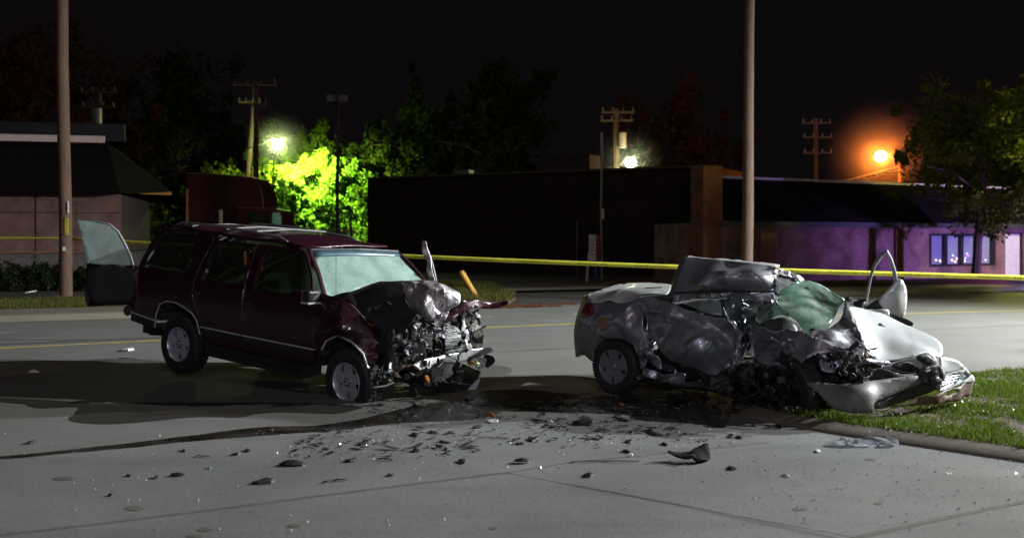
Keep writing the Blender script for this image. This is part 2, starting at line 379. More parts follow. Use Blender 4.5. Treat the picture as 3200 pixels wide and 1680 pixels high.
m_shingle = M('dark roof shingles', (.014, .014, .012), .85, c2=(.006, .006, .005), vs=2.2, bump=.8, bs=10, stretch=(1, 1, 5), spec=.05)
m_shingleB = M('brown roof shingles', (.010, .006, .005), .95, c2=(.006, .004, .004), vs=3, bump=.8, bs=12, spec=.1)
m_stucco = M('pink stained board', (.20, .115, .095), .9, c2=(.11, .055, .04), vs=1.6, bump=.5, bs=18)
m_stuccoL = M('grey pink stucco', (.12, .10, .10), .95, var=.3, vs=8, bump=.8, bs=30)
m_fascia = M('pale pink fascia', (.75, .56, .52), .7, var=.08)
m_fasciaO = M('orange painted eave board', (.60, .26, .07), .7, var=.1)
m_brickD = brick('dark brown brick', (.030, .012, .009), (.018, .008, .006), (.025, .015, .012))
m_brickO = brick('orange brown brick', (.30, .10, .045), (.17, .055, .03), (.11, .07, .05))
m_brickR = brick('red painted brick', (.30, .15, .13), (.19, .10, .09), (.22, .16, .14))
m_pilas = M('brown timber pilaster', (.22, .10, .05), .8, bump=.4)
m_reflector = M('white reflector slats', (.80, .80, .85), .7, var=.15, vs=18)  # white slats added behind the panes to throw back the beacon light
m_frame = M('dark window frame', (.02, .018, .02), .5)
m_truck = M('dark red lorry paint', (.035, .003, .003), .4, .1, coat=.4)
m_grass = leafmat('verge grass', (.04, .115, .008), (.14, .16, .018))
m_grassD = leafmat('dull grass', (.04, .08, .015), (.16, .13, .04))
m_leafG = leafmat('green leaves', (.05, .12, .02), (.11, .19, .03))
m_leafY = leafmat('yellow green leaves', (.07, .12, .015), (.17, .19, .025))
m_leafR = leafmat('reddish leaves', (.16, .05, .02), (.10, .04, .015))
m_leafD = leafmat('dark leaves', (.015, .03, .008), (.035, .05, .012))
m_bark = M('tree bark', (.09, .065, .045), .95, bump=.8, bs=12, stretch=(4, 4, .6))
m_mulch = M('red bark mulch', (.20, .06, .035), .95, var=.5, vs=14, bump=.9)

# ================================================================= SETTING
RD = Vector((.912, .410, 0)); RN = Vector((-.410, .912, 0)); R0 = Vector((-4.33, 8.4, 0))
def st(s, t, z=0): p = R0+RD*s+RN*t; return Vector((p.x, p.y, z))
def quadsheet(name, s0, s1, t0, t1, z, mat, parent=None, kind='structure'):
    o = MB().add([st(s0, t0, z), st(s1, t0, z), st(s1, t1, z), st(s0, t1, z)], [(0, 1, 2, 3)]).build(name, mat, parent)
    if kind and not parent: o['kind'] = kind
    return o
g = MB().add([(-300, -20, -.03), (300, -20, -.03), (300, 400, -.03), (-300, 400, -.03)], [(0, 1, 2, 3)]).build('ground', m_lot); g['kind'] = 'structure'
road = quadsheet('road', -60, 90, 5.34, 14.6, 0, m_asph)
lane = quadsheet('kerbside_lane', -60, 90, 0.0, 5.30, 0.0, m_gutter)
quadsheet('driveway_bed', -40, 60, -16, 0.0, -.022, m_joint)
quadsheet('lane_joint', -60, 90, 5.30, 5.34, -.006, m_joint)
# concrete slabs of the driveway, cut along the joints that show in the photograph
drive = empty('driveway', st(0, 0, 0), None, None); del_ = None
drive['kind'] = 'structure'
def slab(poly, z=0.0, mat=m_conc, gap=.003):
    pts = [Vector(p) for p in poly]; n = len(pts); c = sum(pts, Vector())/n; out = []
    area = sum(pts[i].x*pts[(i+1) % n].y-pts[(i+1) % n].x*pts[i].y for i in range(n)); sg = 1 if area > 0 else -1
    for i in range(n):
        a, b, d = pts[i-1], pts[i], pts[(i+1) % n]
        e0 = (b-a).normalized(); e1 = (d-b).normalized(); n0 = Vector((-e0.y, e0.x, 0))*sg; n1 = Vector((-e1.y, e1.x, 0))*sg
        k = (n0+n1); k = k/max(.3, k.dot(n0)); out.append(b+k*gap)
    o = MB().prism([Vector((p.x, p.y, -.12))-drive.location for p in out], (0, 0, .12+z)).build('slab', mat, drive)
    m = o.modifiers.new('bevel', 'BEVEL'); m.width = .003; m.segments = 1; m.limit_method = 'ANGLE'
    return o
J2a = Vector((.457, 7.42, 0)); J2b = Vector((2.11, 6.13, 0)); dJ = (J2b-J2a)
def ts(p): d = Vector((p[0], p[1], 0))-R0; return d.dot(RD), d.dot(RN)
def on_t(t):                                     # where the slanting joint meets the line at t
    a = ts(J2a); b = ts(J2b); k = (t-a[1])/(b[1]-a[1]); return a[0]+(b[0]-a[0])*k
for s0, s1 in ((-30, -9.2), (-9.2, -2.6), (-2.6, 12.6), (12.6, 30)):
    slab([st(s0, 0), st(s1, 0), st(s1, -2.3), st(s0, -2.3)])
q1, q2, q3 = on_t(-2.3), on_t(-4.6), on_t(-12)
slab([st(-30, -2.3), st(-11, -2.3), st(-11, -15), st(-30, -15)])
slab([st(-11, -2.3), st(q1, -2.3), st(q3, -12), st(-11, -12)])
slab([st(q1, -2.3), st(30, -2.3), st(30, -4.6), st(q2, -4.6)])
slab([st(q2, -4.6), st(30, -4.6), st(30, -12), st(q3, -12)])
# road markings
def stripe(name, pts, wd, z, mat, label, cat, grp=None):
    mb = MB(); L = [Vector(p) for p in pts]; vs = []; fs = []
    for i, p in enumerate(L):
        d = (L[min(i+1, len(L)-1)]-L[max(i-1, 0)]).normalized(); n = Vector((-d.y, d.x, 0))*wd/2
        vs += [Vector((p.x, p.y, z))+n, Vector((p.x, p.y, z))-n]
    for i in range(len(L)-1): fs.append((2*i, 2*i+1, 2*i+3, 2*i+2))
    o = mb.add(vs, fs).build(name, mat, road); return o
stripe('yellow_centre_line', [G(-600, 1112), G(0, 1088), G(500, 1063), G(1500, 1024), G(1800, 1011), G(2600, 985), G(3400, 965)], .17, .004, m_yel, '', '')
for a in ((-10, 1041, 52, 1038), (1200, 1003, 1540, 990), (1790, 981, 2300, 966)):
    stripe('white_lane_line', [G(*a[:2]), G(*a[2:])], .09, .004, m_whp, '', '')
stripe('tyre_streak', [G(-300, 1084), G(0, 1076), G(500, 1054)], .28, .0035, m_tyremark, '', '')
stripe('tyre_streak', [G(-300, 1071), G(0, 1062), G(330, 1060), G(520, 1056)], .2, .0025, m_tyremark, '', '')
stripe('tyre_streak', [G(1500, 1187), G(1640, 1180), G(1870, 1178)], .22, .003, m_tyremark, '', '')
m_seal = M('dirty joint filler', (.075, .068, .056), .9, c2=(.13, .12, .105), vs=6)
for a_ in ([G(-150, 1700), G(0, 1671), G(300, 1636), G(620, 1597), G(1000, 1548), G(1300, 1510), G(1600, 1474)], [G(2667, 1681), G(2850, 1640), G(3020, 1604), G(3250, 1556)]):
    o = stripe('joint_filler', a_, .05 if a_[0].x > 0 else .045, .003, m_seal, '', '')
for d_ in (0, 6): stripe('hairline_crack', [G(1791, 1512+d_), G(2100, 1569+d_), G(2400, 1633+d_), G(2640, 1684+d_)], .008, .0035, m_seal, '', '')
stripe('hairline_crack', [G(1600, 1474), G(1800, 1442), G(2050, 1418), G(2400, 1382)], .01, .0035, m_seal, '', '')
# far side of the road
quadsheet('far_gutter', -60, 90, 14.6, 15.0, .004, m_kerb)
mb = MB()
prof = [(14.95, .0), (15.0, .13), (15.05, .15), (16.8, .16), (16.8, -.02)]
for s0, s1 in ((-60, -9), (-8.98, -1.5), (-1.48, 6), (18, 24), (24.02, 60)):
    n = len(prof); mb.add([st(s0, t, z) for t, z in prof]+[st(s1, t, z) for t, z in prof], [(i, i+1, n+i+1, n+i) for i in range(n-1)]+[tuple(range(n)), tuple(range(n, 2*n))])
o = mb.build('far_kerb', m_kerb); o['kind'] = 'structure'
for s0, s1, nm in ((-60, 6, 'far_verge'), (18, 60, 'far_verge')):
    o = MB().box(tuple((st(s0, 18.9)+st(s1, 18.9))/2+Vector((0, 0, .06))), ((s1-s0), 4.2, .18), Matrix.Rotation(math.atan2(RD.y, RD.x), 3, 'Z')).build(nm, m_soil); o['kind'] = 'structure'
quadsheet('far_footpath', -60, 60, 21.02, 22.6, .06, m_walk)
stripe2 = None
def grass(name, region, n, h, mat, label, zf=lambda p: 0.0, hs=.5):
    """one mesh of blades over a polygon; nobody could count them"""
    xs = [p[0] for p in region]; ys = [p[1] for p in region]; vs = []; fs = []; k = 0
    rp = [(p[0], p[1]) for p in region]; tries = 0
    while k < n and tries < n*6:
        tries += 1; x, y = random.uniform(min(xs), max(xs)), random.uniform(min(ys), max(ys))
        if not pip((x, y), rp): continue
        q = noise.noise(Vector((x*.9, y*.9, 3))); q2 = noise.noise(Vector((x*3, y*3, 7)))
        if q+q2*.8+random.uniform(-.3, .4) < -.12: continue
        hh = h*(1+q*.5)*random.uniform(.5, 1.2); a = random.uniform(0, 6.28); wd = random.uniform(.004, .008)*(1+h*4); z = zf((x, y))
        lean = random.uniform(.1, .8)*hh; b = random.uniform(0, 6.28)
        vs += [(x-math.cos(a)*wd, y-math.sin(a)*wd, z), (x+math.cos(a)*wd, y+math.sin(a)*wd, z), (x+math.cos(b)*lean, y+math.sin(b)*lean, z+hh)]
        fs.append((3*k, 3*k+1, 3*k+2)); k += 1
    me = bpy.data.meshes.new(name); me.from_pydata(vs, [], fs); me.materials.append(mat); o = link(name, me); return tag(o, label, 'grass', kind='stuff')
grass('verge_grass', [st(-16, 16.85), st(6, 16.85), st(6, 20.9), st(-16, 20.9)], 42000, .10, m_grassD, 'dim green grass strip between kerb and pavement across the road', lambda p: .15)
grass('verge_grass', [st(18, 16.85), st(30, 16.85), st(30, 20.9), st(18, 20.9)], 16000, .08, m_grassD, 'dull brown grass strip in front of the purple lit building', lambda p: .15)
# near grass verge with its curved kerb
near = [G(3500, 1490), G(3200, 1445), G(3000, 1415), G(2800, 1385), G(2600, 1355), G(2440, 1325), G(2320, 1298), G(2290, 1270), G(2330, 1240), st(10.0, .35), st(14, .30), st(40, .25)]
kp = [Vector(p) for p in near]
ks = []
for i in range(len(kp)-1):
    p0, p1, p2, p3 = kp[max(i-1, 0)], kp[i], kp[i+1], kp[min(i+2, len(kp)-1)]
    for j in range(5):
        t = j/5; ks.append(.5*((2*p1)+(p2-p0)*t+(2*p0-5*p1+4*p2-p3)*t*t+(3*p1-p0-3*p2+p3)*t**3))
ks.append(kp[-1])
mb = MB(); pr = [(0, -.02), (0.02, .02), (.10, .055), (.24, .07), (.245, .02)]; vs = []; inner = []
for i, p in enumerate(ks):
    d = (ks[min(i+1, len(ks)-1)]-ks[max(i-1, 0)]).normalized(); n = Vector((d.y, -d.x, 0))
    vs += [p+n*a+Vector((0, 0, z)) for a, z in pr]; inner.append(p+n*.24)
m5 = len(pr); o = mb.add(vs, [(i*m5+j, i*m5+j+1, (i+1)*m5+j+1, (i+1)*m5+j) for i in range(len(ks)-1) for j in range(m5-1)]).build('kerb', m_kerb, smooth=True); o['kind'] = 'structure'
vg = [Vector((p.x, p.y, .06)) for p in inner]+[Vector((45, 2, .06))]
o = MB().prism([Vector((p.x, p.y, -.02)) for p in vg], (0, 0, .085)).build('verge_soil', m_soil); o['kind'] = 'structure'
gp = [(p.x, p.y) for p in inner if p.x < 13]+[(13, 14.5), (13, 4)]
grass('verge_grass', gp, 110000, .06, m_grass, 'bright green grass on the corner verge under the sedan bumper', lambda p: .06)
# wet fluids, and a dark sheet painting the edge of the suv shadow
m_shadow = M('painted suv shadow', (.020, .0165, .014), .6, c2=(.032, .027, .023), vs=3, bump=.2, r2=.8, spec=.3)  # suv shadow put into a dark ground colour
def ground_sheet(name, pxpts, z, mat, label, cat, jag=.03, kind=None):
    pts = [G(x, y) for x, y in pxpts]; q = catmull([(p.x, p.y) for p in pts], 10)
    out = []
    for i, p in enumerate(q):
        n1 = noise.noise(Vector((p[0]*2.3, p[1]*2.3, 1)))+.6*noise.noise(Vector((p[0]*7, p[1]*7, 4))); n2 = noise.noise(Vector((p[0]*2.3, p[1]*2.3, 9)))+.6*noise.noise(Vector((p[0]*7, p[1]*7, 14)))
        out.append((p[0]+n1*jag, p[1]+n2*jag*1.3, z))
    me = bpy.data.meshes.new(name)
    V, _, T, _, _, _ = delaunay_2d_cdt([Vector(p[:2]) for p in out], [(i, (i+1) % len(out)) for i in range(len(out))], [], 1, 1e-6)
    me.from_pydata([(v.x, v.y, z) for v in V], [], [tuple(t) for t in T if pip(((V[t[0]].x+V[t[1]].x+V[t[2]].x)/3, (V[t[0]].y+V[t[1]].y+V[t[2]].y)/3), [p[:2] for p in out])])
    me.materials.append(mat); o = link(name, me); return tag(o, label, cat, kind=kind)
ground_sheet('shadow_patch', [(-80, 1240), (0, 1255), (75, 1262), (120, 1275), (240, 1272), (232, 1290), (213, 1311), (266, 1323), (355, 1324), (488, 1314), (621, 1303), (754, 1303), (800, 1293), (900, 1288), (1050, 1292), (1130, 1272), (1040, 1262), (800, 1258), (500, 1258), (300, 1260), (230, 1255), (100, 1246)], .003, m_shadow, 'wide dark painted edge of the maroon suv shadow on the concrete', 'stain', .02)
ground_sheet('gutter_stream', [(-300, 1450), (0, 1424), (300, 1397), (560, 1365), (800, 1336), (1000, 1328), (1150, 1302), (1330, 1262), (1450, 1255), (1560, 1285), (1460, 1312), (1250, 1322), (1050, 1345), (800, 1361), (500, 1389), (250, 1413), (0, 1434), (-300, 1464)], .004, m_wet, 'dark oily stream running along the gutter in front of the maroon suv', 'puddle')
ground_sheet('fluid_pool', [(1500, 1222), (1640, 1218), (1850, 1236), (2080, 1232), (2270, 1245), (2330, 1275), (2290, 1300), (2260, 1328), (2200, 1332), (2160, 1312), (1990, 1300), (1800, 1287), (1640, 1285), (1500, 1280), (1440, 1255)], .0045, m_wet, 'dark wet pool of leaked fluid along the side of the silver sedan', 'puddle', .05)
for x, y, a, b, lb in ((420, 1588, 28, 7, 'faint oval oil spot below the slanting joint at lower left'), (200, 1494, 34, 6, 'brownish oil smear above the joint at far left'), (640, 1655, 22, 6, 'upper of two oil spots at the bottom edge of the concrete'), (610, 1674, 26, 5, 'lower of two oil spots cut by the bottom edge'), (920, 1642, 22, 6, 'oil spot at the bottom between joint and frame edge'), (1545, 1650, 12, 4, 'tiny oil spot low in the middle of the concrete'), (2720, 1435, 16, 4, 'small oil spot below the plastic sheet by the kerb'), (2745, 1572, 14, 5, 'oil spot beside the right hand concrete joint'), (2500, 1590, 24, 5, 'faint wide oil spot left of the right hand joint')):
    ground_sheet('oil_spot', [(x+a*math.cos(t), y+b*math.sin(t)) for t in (0, .8, 1.6, 2.4, 3.2, 4, 4.8, 5.6)], .003, M('oil stain', (.10, .088, .07), .7), lb, 'stain', .01)

# ================================================================= BUILDINGS
# right: low painted brick building with mansard roof
FB = Frame((7.2, 36, 0), math.degrees(math.atan2(.55, 1)))
bl = empty('brick_building', FB.M, 'low purple lit brick building with dark mansard roof and bright windows', 'building')
def bx(px, py): p = FB.at(px, py, y=0); return p.x, p.z
WL = 34.0; EZ = 2.38
wx0, _ = bx(2903, 780); wx1, _ = bx(3112, 780); wz0 = .62; wz1 = 2.02
dx0, _ = bx(3140, 780); dx1, _ = bx(3197, 780)
wall = MB()
def seg(x0, x1, z0, z1): wall.box(((x0+x1)/2, .15, (z0+z1)/2), (x1-x0, .3, z1-z0))
seg(.02, wx0, 0, EZ); seg(wx0, wx1, 0, wz0); seg(wx0, wx1, wz1, EZ); seg(wx1, dx0, 0, EZ); seg(dx0, dx1, 2.06, EZ); seg(dx1, WL, 0, EZ)
wall.box((WL/2, 3.2, EZ/2), (WL, .3, EZ)); wall.box((WL-.15, 1.7, EZ/2), (.3, 2.6, EZ)); wall.box((.17, 1.7, EZ/2), (.3, 2.6, EZ))
wall.build('wall', m_brickR, bl)
MB().box((.0, .2, 2.22), (.9, .7, 4.44)).build('brick_pier', m_brickO, bl)
for px0, px1 in ((2372, 2419), (2794, 2819)):
    a, _ = bx(px0, 780); b, _ = bx(px1, 780); MB().box(((a+b)/2, -.045, EZ/2), (b-a, .09, EZ)).build('pilaster', m_pilas, bl)
# mansard
rm = MB(); top = 4.15
rp = [(1.05, 1.9, top), (WL, 1.9, top), (WL, -.45, EZ), (.47, -.45, EZ)]
rm.add(rp+[(WL, 2.9, top), (1.05, 2.9, top), (.47, 3.4, EZ), (WL, 3.4, EZ)], [(3, 2, 1, 0), (0, 1, 4, 5), (3, 0, 5, 6), (1, 2, 7, 4), (6, 5, 4, 7), (3, 6, 7, 2)])
rm.build('roof', m_shingle, bl)
MB().box((WL/2+.38, 1.86, top+.05), (WL-.7, .14, .1)).build('ridge_flashing', M('pale roof flashing', (.5, .45, .42), .6), bl)
MB().box((WL/2, -.47, EZ-.03), (WL-.1, .05, .2)).build('eave_board', M('grey eave board', (.045, .045, .045), .6), bl)
# window: frame, mullions, panes over white slats added to brighten them
wf = MB(); wd_ = wx1-wx0
wf.box(((wx0+wx1)/2, .1, wz1-.04), (wd_, .16, .08)); wf.box(((wx0+wx1)/2, .1, wz0+.04), (wd_, .16, .08))
xs = [bx(x, 780)[0] for x in (2903, 2913, 2954, 2963, 3005, 3013, 3052, 3062, 3104, 3112)]
for i in range(0, 10, 2): wf.box(((xs[i]+xs[i+1])/2, .1, (wz0+wz1)/2), (xs[i+1]-xs[i], .15, wz1-wz0-.16))
wfo = wf.build('window', m_frame, bl)
for i in range(1, 9, 2):
    a, b = xs[i], xs[i+1]
    MB().box(((a+b)/2, .12, (wz0+wz1)/2), (b-a-.004, .008, wz1-wz0-.17)).build('pane', m_gclear, wfo)
    bb = MB(); n = 16
    for k in range(n): bb.box(((a+b)/2, .2, wz0+.1+(k+.5)*(wz1-wz0-.2)/n), (b-a-.01, .03, (wz1-wz0-.2)/n*.86), Matrix.Rotation(R_(30), 3, 'X'))
    bl_o = bb.build('reflector_slats', m_reflector, wfo); bl_o['kind'] = 'stuff'
for i, (px, py, c) in enumerate(((2925, 812, 0), (2938, 815, 0), (2975, 812, 0), (2985, 817, 0), (2990, 808, 1), (2978, 798, 2), (3017, 806, 2), (3022, 792, 2), (3026, 798, 3), (3015, 815, 1), (3080, 812, 0))):
    p = FB.at(px, py, y=.165)
    MB().sphere(p, .022, 8, 6).build('window_sparkle', emis('sparkle glow', [(1, .6, .3), (1, .5, .2), (.25, .45, 1), (1, .12, .08)][c], 14), wfo)  # glowing beads added to imitate sparkle in the panes
dr = MB().box(((dx0+dx1)/2, .16, 1.01), (dx1-dx0-.12, .06, 2.0)).build('door', m_white, bl)
MB().box((dx0+.03, .12, 1.03), (.06, .2, 2.06)).box((dx1-.03, .12, 1.03), (.06, .2, 2.06)).build('door_frame', m_frame, bl)
MB().sphere((dx0+.18, .1, 1.0), .035, 8, 6).build('handle', m_gal, dr)
# middle: long dark wall going back to the left
p0 = Vector((9.6, 46.9, 0)); p1 = Vector((-8.3, 57, 0)); L0 = (p1-p0).length; ang = math.degrees(math.atan2(p1.y-p0.y, p1.x-p0.x))
FM = Frame(p0, ang); mdl = empty('dark_warehouse', FM.M, 'long unlit brown brick warehouse behind the police tape in the middle', 'building')
MB().box((L0/2, -3, 2.6), (L0, 6, 5.2)).build('wall', m_brickD, mdl)
MB().box((L0/2, .03, 5.25), (L0+.1, .12, .1)).build('coping', M('dark coping', (.10, .07, .05), .7), mdl)
MB().box((L0*.72, -1.2, 5.4), (1.0, .6, .4)).build('roof_unit', m_gal, mdl)
MB().box((L0*.47, -4.0, 5.7), (3.2, 1.4, 1.3)).build('roof_unit', M('dark roof box', (.05, .04, .04), .7), mdl)
# left: hipped roof shop with boarded front
FL = Frame((-14.2, 36, 0), math.degrees(math.atan2(.22, 1))); lf = empty('boarded_shop', FL.M, 'boarded pink shop with dark hipped roof behind the left pole', 'building')
zt = 3.42
MB().box((-11, 4, .65), (22, 8, 1.3)).build('lower_wall', m_stuccoL, lf)
MB().box((-11, 4, (1.34+zt)/2), (21.9, 7.9, zt-1.34)).build('upper_wall', M('dark wall behind boards', (.06, .04, .035), .9), lf)
xx = FL.at(110, 700, y=0).x; xp = FL.at(372, 700, y=0).x
for a, b in ((xx+.03, FL.at(238, 700, y=0).x), (FL.at(239, 700, y=0).x, xp+.06), (xx-3.0, xx-.03), (xx-6.2, xx-3.06)):
    for z0, z1 in ((1.36, 2.72), (2.75, zt)):
        MB().box(((a+b)/2, .02, (z0+z1)/2), (b-a, .05, z1-z0)).build('board', m_stucco, lf)
MB().box((-11, -.02, 1.33), (22.02, .12, .06)).build('sill_rail', m_pilas, lf)
A = (-24, -.9, zt); Bc = (.12, -.9, zt); C1 = FL.at(537, 600, Y=41.5); D = FL.at(336, 452, Y=39.2); D = Vector(D)
rf = MB().add([A, Bc, C1, D, (-24, D.y, D.z), (-24, 9, zt), (C1.x, 9, zt), (D.x, 6, D.z), (-24, 6, D.z)],
              [(0, 1, 3, 4), (1, 2, 3), (2, 6, 7, 3), (6, 5, 8, 7), (4, 3, 7, 8), (0, 4, 8, 5), (0, 5, 6, 2, 1)]).build('roof', m_shingleB, lf)
e1 = FL.at(330, 437, Y=39.0); MB().box((e1.x-11, e1.y-.12, e1.z), (22, .1, .26)).build('fascia', m_fascia, lf)
MB().box((e1.x-10.6, e1.y+.8, e1.z+.35), (22.4, .3, .7)).build('parapet', M('grey roof parapet', (.012, .012, .016), .8, var=.5, vs=1), lf)
a1 = FL.at(370, 592, Y=36.6); b1 = FL.at(536, 600, Y=41.3)
MB().prism([a1, b1, Vector(b1)-Vector((0, 0, .13)), Vector(a1)-Vector((0, 0, .13))], (0, .1, 0)).build('side_eave', m_fasciaO, lf)

# ================================================================= FAR LAMPS, POLES
def pole(name, base, top, r0, r1, mat, label, cat, n=14):
    e = empty(name, base, label, cat); d = Vector(top)-Vector(base); pts = [d*(i/6)+Vector((.02*math.sin(i*1.7), 0, 0))*(i % 6 > 0) for i in range(7)]
    MB().tube(pts, [r0+(r1-r0)*i/6 for i in range(7)], n).build('shaft', mat, e, smooth=True); return e
b = G(206, 925, .12); lp = pole('utility_pole', b, b+Vector((-.02*9, 0, 14)), .185, .155, m_wood, 'thick weathered timber pole on the grass behind the suv tailgate', 'pole')
MB().box((.1, -.175, 2.05), (.1, .03, .5)).build('sign_plate', M('peeling yellow tag', (.5, .42, .05), .6), lp)
MB().box((.02, -.17, 1.4), (.08, .03, .12)).box((.14, -.165, 2.62), (.03, .03, .35)).build('staple_paper', m_white, lp)
b = Vector((6.42, 27.2, .1)); pole('utility_pole', b, Vector((6.62, 27.2, 15)), .165, .105, m_wood, 'slender timber pole rising behind the sedan roof', 'pole')
def xpole(base, ztop, r, arms, label, mat=m_wood, lean=0.0, cans=()):
    e = empty('power_pole', base, label, 'pole'); z0 = base[2]
    MB().tube([(0, 0, 0), (lean*.5, 0, (ztop-z0)/2), (lean, 0, ztop-z0)], [r*1.3, r*1.1, r], 8).build('shaft', mat, e, smooth=True)
    for za, w0, w1 in arms:
        k = lean*(za-z0)/(ztop-z0); MB().box(((w0+w1)/2+k, -.15, za-z0), (w1-w0, .1, .13)).build('crossarm', mat, e)
        for j in range(4):
            x = w0+(w1-w0)*(j+.15)/3.3+k; MB().tube([(x, -.15, za-z0+.06), (x, -.15, za-z0+.3)], [.05, .03], 6).build('insulator', m_gal, e)
    for (cx, cz, rr, hh, mt) in cans:
        MB().tube([(cx, -.35, cz-z0-hh/2), (cx, -.35, cz-z0-hh*.45), (cx, -.35, cz-z0+hh*.45), (cx, -.35, cz-z0+hh/2)], [rr*.7, rr, rr, rr*.6], 12).build('transformer', mt, e, smooth=True)
    return e
b = P(800, 600, 56); b.z = 0; xpole(b, P(800, 260, 56).z, .13, ((P(0, 264, 56).z, -1.3, 1.2), (P(0, 330, 56).z, -.3, .62)), 'dark power pole with crossarm left of the green street light')
b = P(752, 600, 67); b.z = 0; p2 = xpole(b, P(0, 258, 67).z, .15, ((P(0, 320, 67).z, -1.0, .5),), 'leaning power pole lit green carrying the street light', lean=1.0)
b = P(1925, 600, 60); b.z = 0; p3 = xpole(b, P(0, 340, 60).z, .2, ((P(0, 352, 60).z, -.9, 1.1), (P(0, 378, 60).z, -.95, 1.0)), 'power pole with pink transformer can beside the middle lamp', cans=((.35, P(0, 440, 60).z, .24, .95, M('pink grey transformer', (.5, .36, .34), .5)),))
b = P(310, 600, 60); b.z = 0; xpole(b, P(0, 285, 60).z, .14, ((P(0, 288, 60).z, -1.1, 1.1), (P(0, 335, 60).z, -1.0, 1.0)), 'faint power pole above the shop roof on the left', cans=((0, P(0, 365, 60).z, .3, 1.0, m_gal),))
b = P(2550, 600, 75); b.z = 0; xpole(b, P(0, 370, 75).z, .15, ((P(0, 385, 75).z, -1.1, 1.1), (P(0, 430, 75).z, -1.0, 1.2), (P(0, 478, 75).z, -1, 1.2)), 'faint brown power pole above the mansard roof')
def street_lamp(pos, r, color, power, label, arm_from, spot=None, hr=2.5, hd=.07):
    e = empty('street_lamp', (pos.x, pos.y, pos.z-.1), label, 'street lamp')
    a = Vector(arm_from)-Vector((pos.x, pos.y, pos.z-.1))
    MB().tube([a, a*.55+Vector((0, 0, .18)), (0, 0, r+.12)], .045, 6).build('bracket', m_gal, e, smooth=True)
    MB().tube([(0, 0, r*.86), (0, 0, r*.95+.08), (0, 0, r*.95+.16)], [r*.5, r*.4, .08], 12).build('hood', m_gal, e, smooth=True)
    MB().sphere((0, 0, .0), r, 16, 10, (1, 1, .9)).build('lamp_glass', emis('lamp '+label[:8], color, power), e, smooth=True)
    if spot: aim_light('street_lamp_beam', pos+Vector((.6, 2.7, -.1)), pos+Vector(spot[0]), spot[1], (.72, 1, .14), R_(spot[2]), .8, .15)
    hb = MB().sphere((0, 0, 0), hr, 20, 12).build('haze', halomat(hd, hr), None, smooth=True); hb.location = (pos.x, pos.y, pos.z); hb['kind'] = 'stuff'  # mist ball added to imitate lens glare round the lamp
    return e
def halomat(d, hr=2.5):
    hm = bpy.data.materials.new('lamp haze'); hm.use_nodes = True; t = hm.node_tree; t.nodes.clear(); N = t.nodes.new; L = t.links.new
    o_ = N('ShaderNodeOutputMaterial'); v_ = N('ShaderNodeVolumePrincipled'); v_.inputs['Color'].default_value = (.95, .95, .97, 1)
    tc = N('ShaderNodeTexCoord'); gr = N('ShaderNodeVectorMath'); gr.operation = 'LENGTH'; L(tc.outputs['Object'], gr.inputs[0])
    mr = N('ShaderNodeMapRange'); mr.inputs['From Min'].default_value = .3; mr.inputs['From Max'].default_value = hr-.1; mr.inputs['To Min'].default_value = 1; mr.inputs['To Max'].default_value = 0; mr.interpolation_type = 'LINEAR'
    pq = N('ShaderNodeMath'); pq.operation = 'POWER'; pq.inputs[1].default_value = 2.6; dm = N('ShaderNodeMath'); dm.operation = 'MULTIPLY'; dm.inputs[1].default_value = d
    L(gr.outputs['Value'], mr.inputs['Value']); L(mr.outputs[0], pq.inputs[0]); L(pq.outputs[0], dm.inputs[0]); L(dm.outputs[0], v_.inputs['Density']); L(v_.outputs[0], o_.inputs['Volume']); return hm
pg = P(868, 447, 65)
street_lamp(pg, .34, (.80, 1, .36), 330, 'green white street lamp glowing among the trees', P(765, 468, 66.8), ((1.0, 9.5, -6.0), 50000, 126))
pm = P(1970, 502, 58.5)
street_lamp(pm, .31, (.92, 1, .50), 130, 'yellow white lamp above the warehouse roof', P(1928, 522, 59.9))
street_lamp(Vector((22.9, 34.4, 6.6)), .2, (1, .92, .26), 3000, 'street lamp shining through the right hand trees, just out of frame', Vector((24.4, 34.8, 6.4)), hd=.01)
po = P(2752, 483, 57)
street_lamp(po, .33, (1, .21, .02), 620, 'orange sodium street lamp above the mansard roof', P(2812, 512, 57.5), hr=3.8, hd=.09)
b = P(2813, 600, 57.6); b.z = 0; pole('lamp_post', b, P(2813, 505, 57.6), .16, .12, m_wood, 'short orange lit post holding the sodium lamp', 'pole')
mbx = MB(); a = P(2640, 566, 56); c_ = P(2808, 522, 57)
mbx.tube([a, c_], .05, 6).tube([a-Vector((0, 0, .25)), c_-Vector((0, 0, .25))], .04, 6)
for k in range(9): mbx.tube([a+(c_-a)*k/9, a+(c_-a)*(k+.5)/9-Vector((0, 0, .25))], .03, 4)
tag(mbx.build('lamp_truss', m_gal), 'slanting lattice boom under the orange sodium lamp', 'boom')
# floodlight pole, thin poles, signs
b = P(1055, 600, 50); b.z = 0; e = pole('floodlight_pole', b, P(1055, 318, 50), .1, .07, m_frame, 'black pole with two unlit floodlights against the lit trees', 'pole')
for dx in (-.32, .28):
    MB().box((dx, -.1, P(0, 308, 50).z), (.42, .3, .3), Matrix.Rotation(R_(18), 3, 'X')).build('floodlight', m_gal, e, bevel=.03)
MB().box((0, 0, P(0, 322, 50).z), (1.1, .07, .07)).build('head_bar', m_frame, e)
b = G(1880, 873); b.z = 0; e = pole('steel_mast', b, P(1880, 414, b.y), .055, .045, m_gal, 'tall thin grey mast beside the small roadside sign', 'pole'); MB().box((.05, -.07, 2.9), (.1, .08, .45)).build('meter_box', m_white, e)
b = G(1803, 872); b.z = 0; pole('thin_post', b, P(1803, 690, b.y), .04, .035, M('dim grey post', (.10, .10, .11), .6), 'short dim post left of the small roadside sign', 'post', 8)
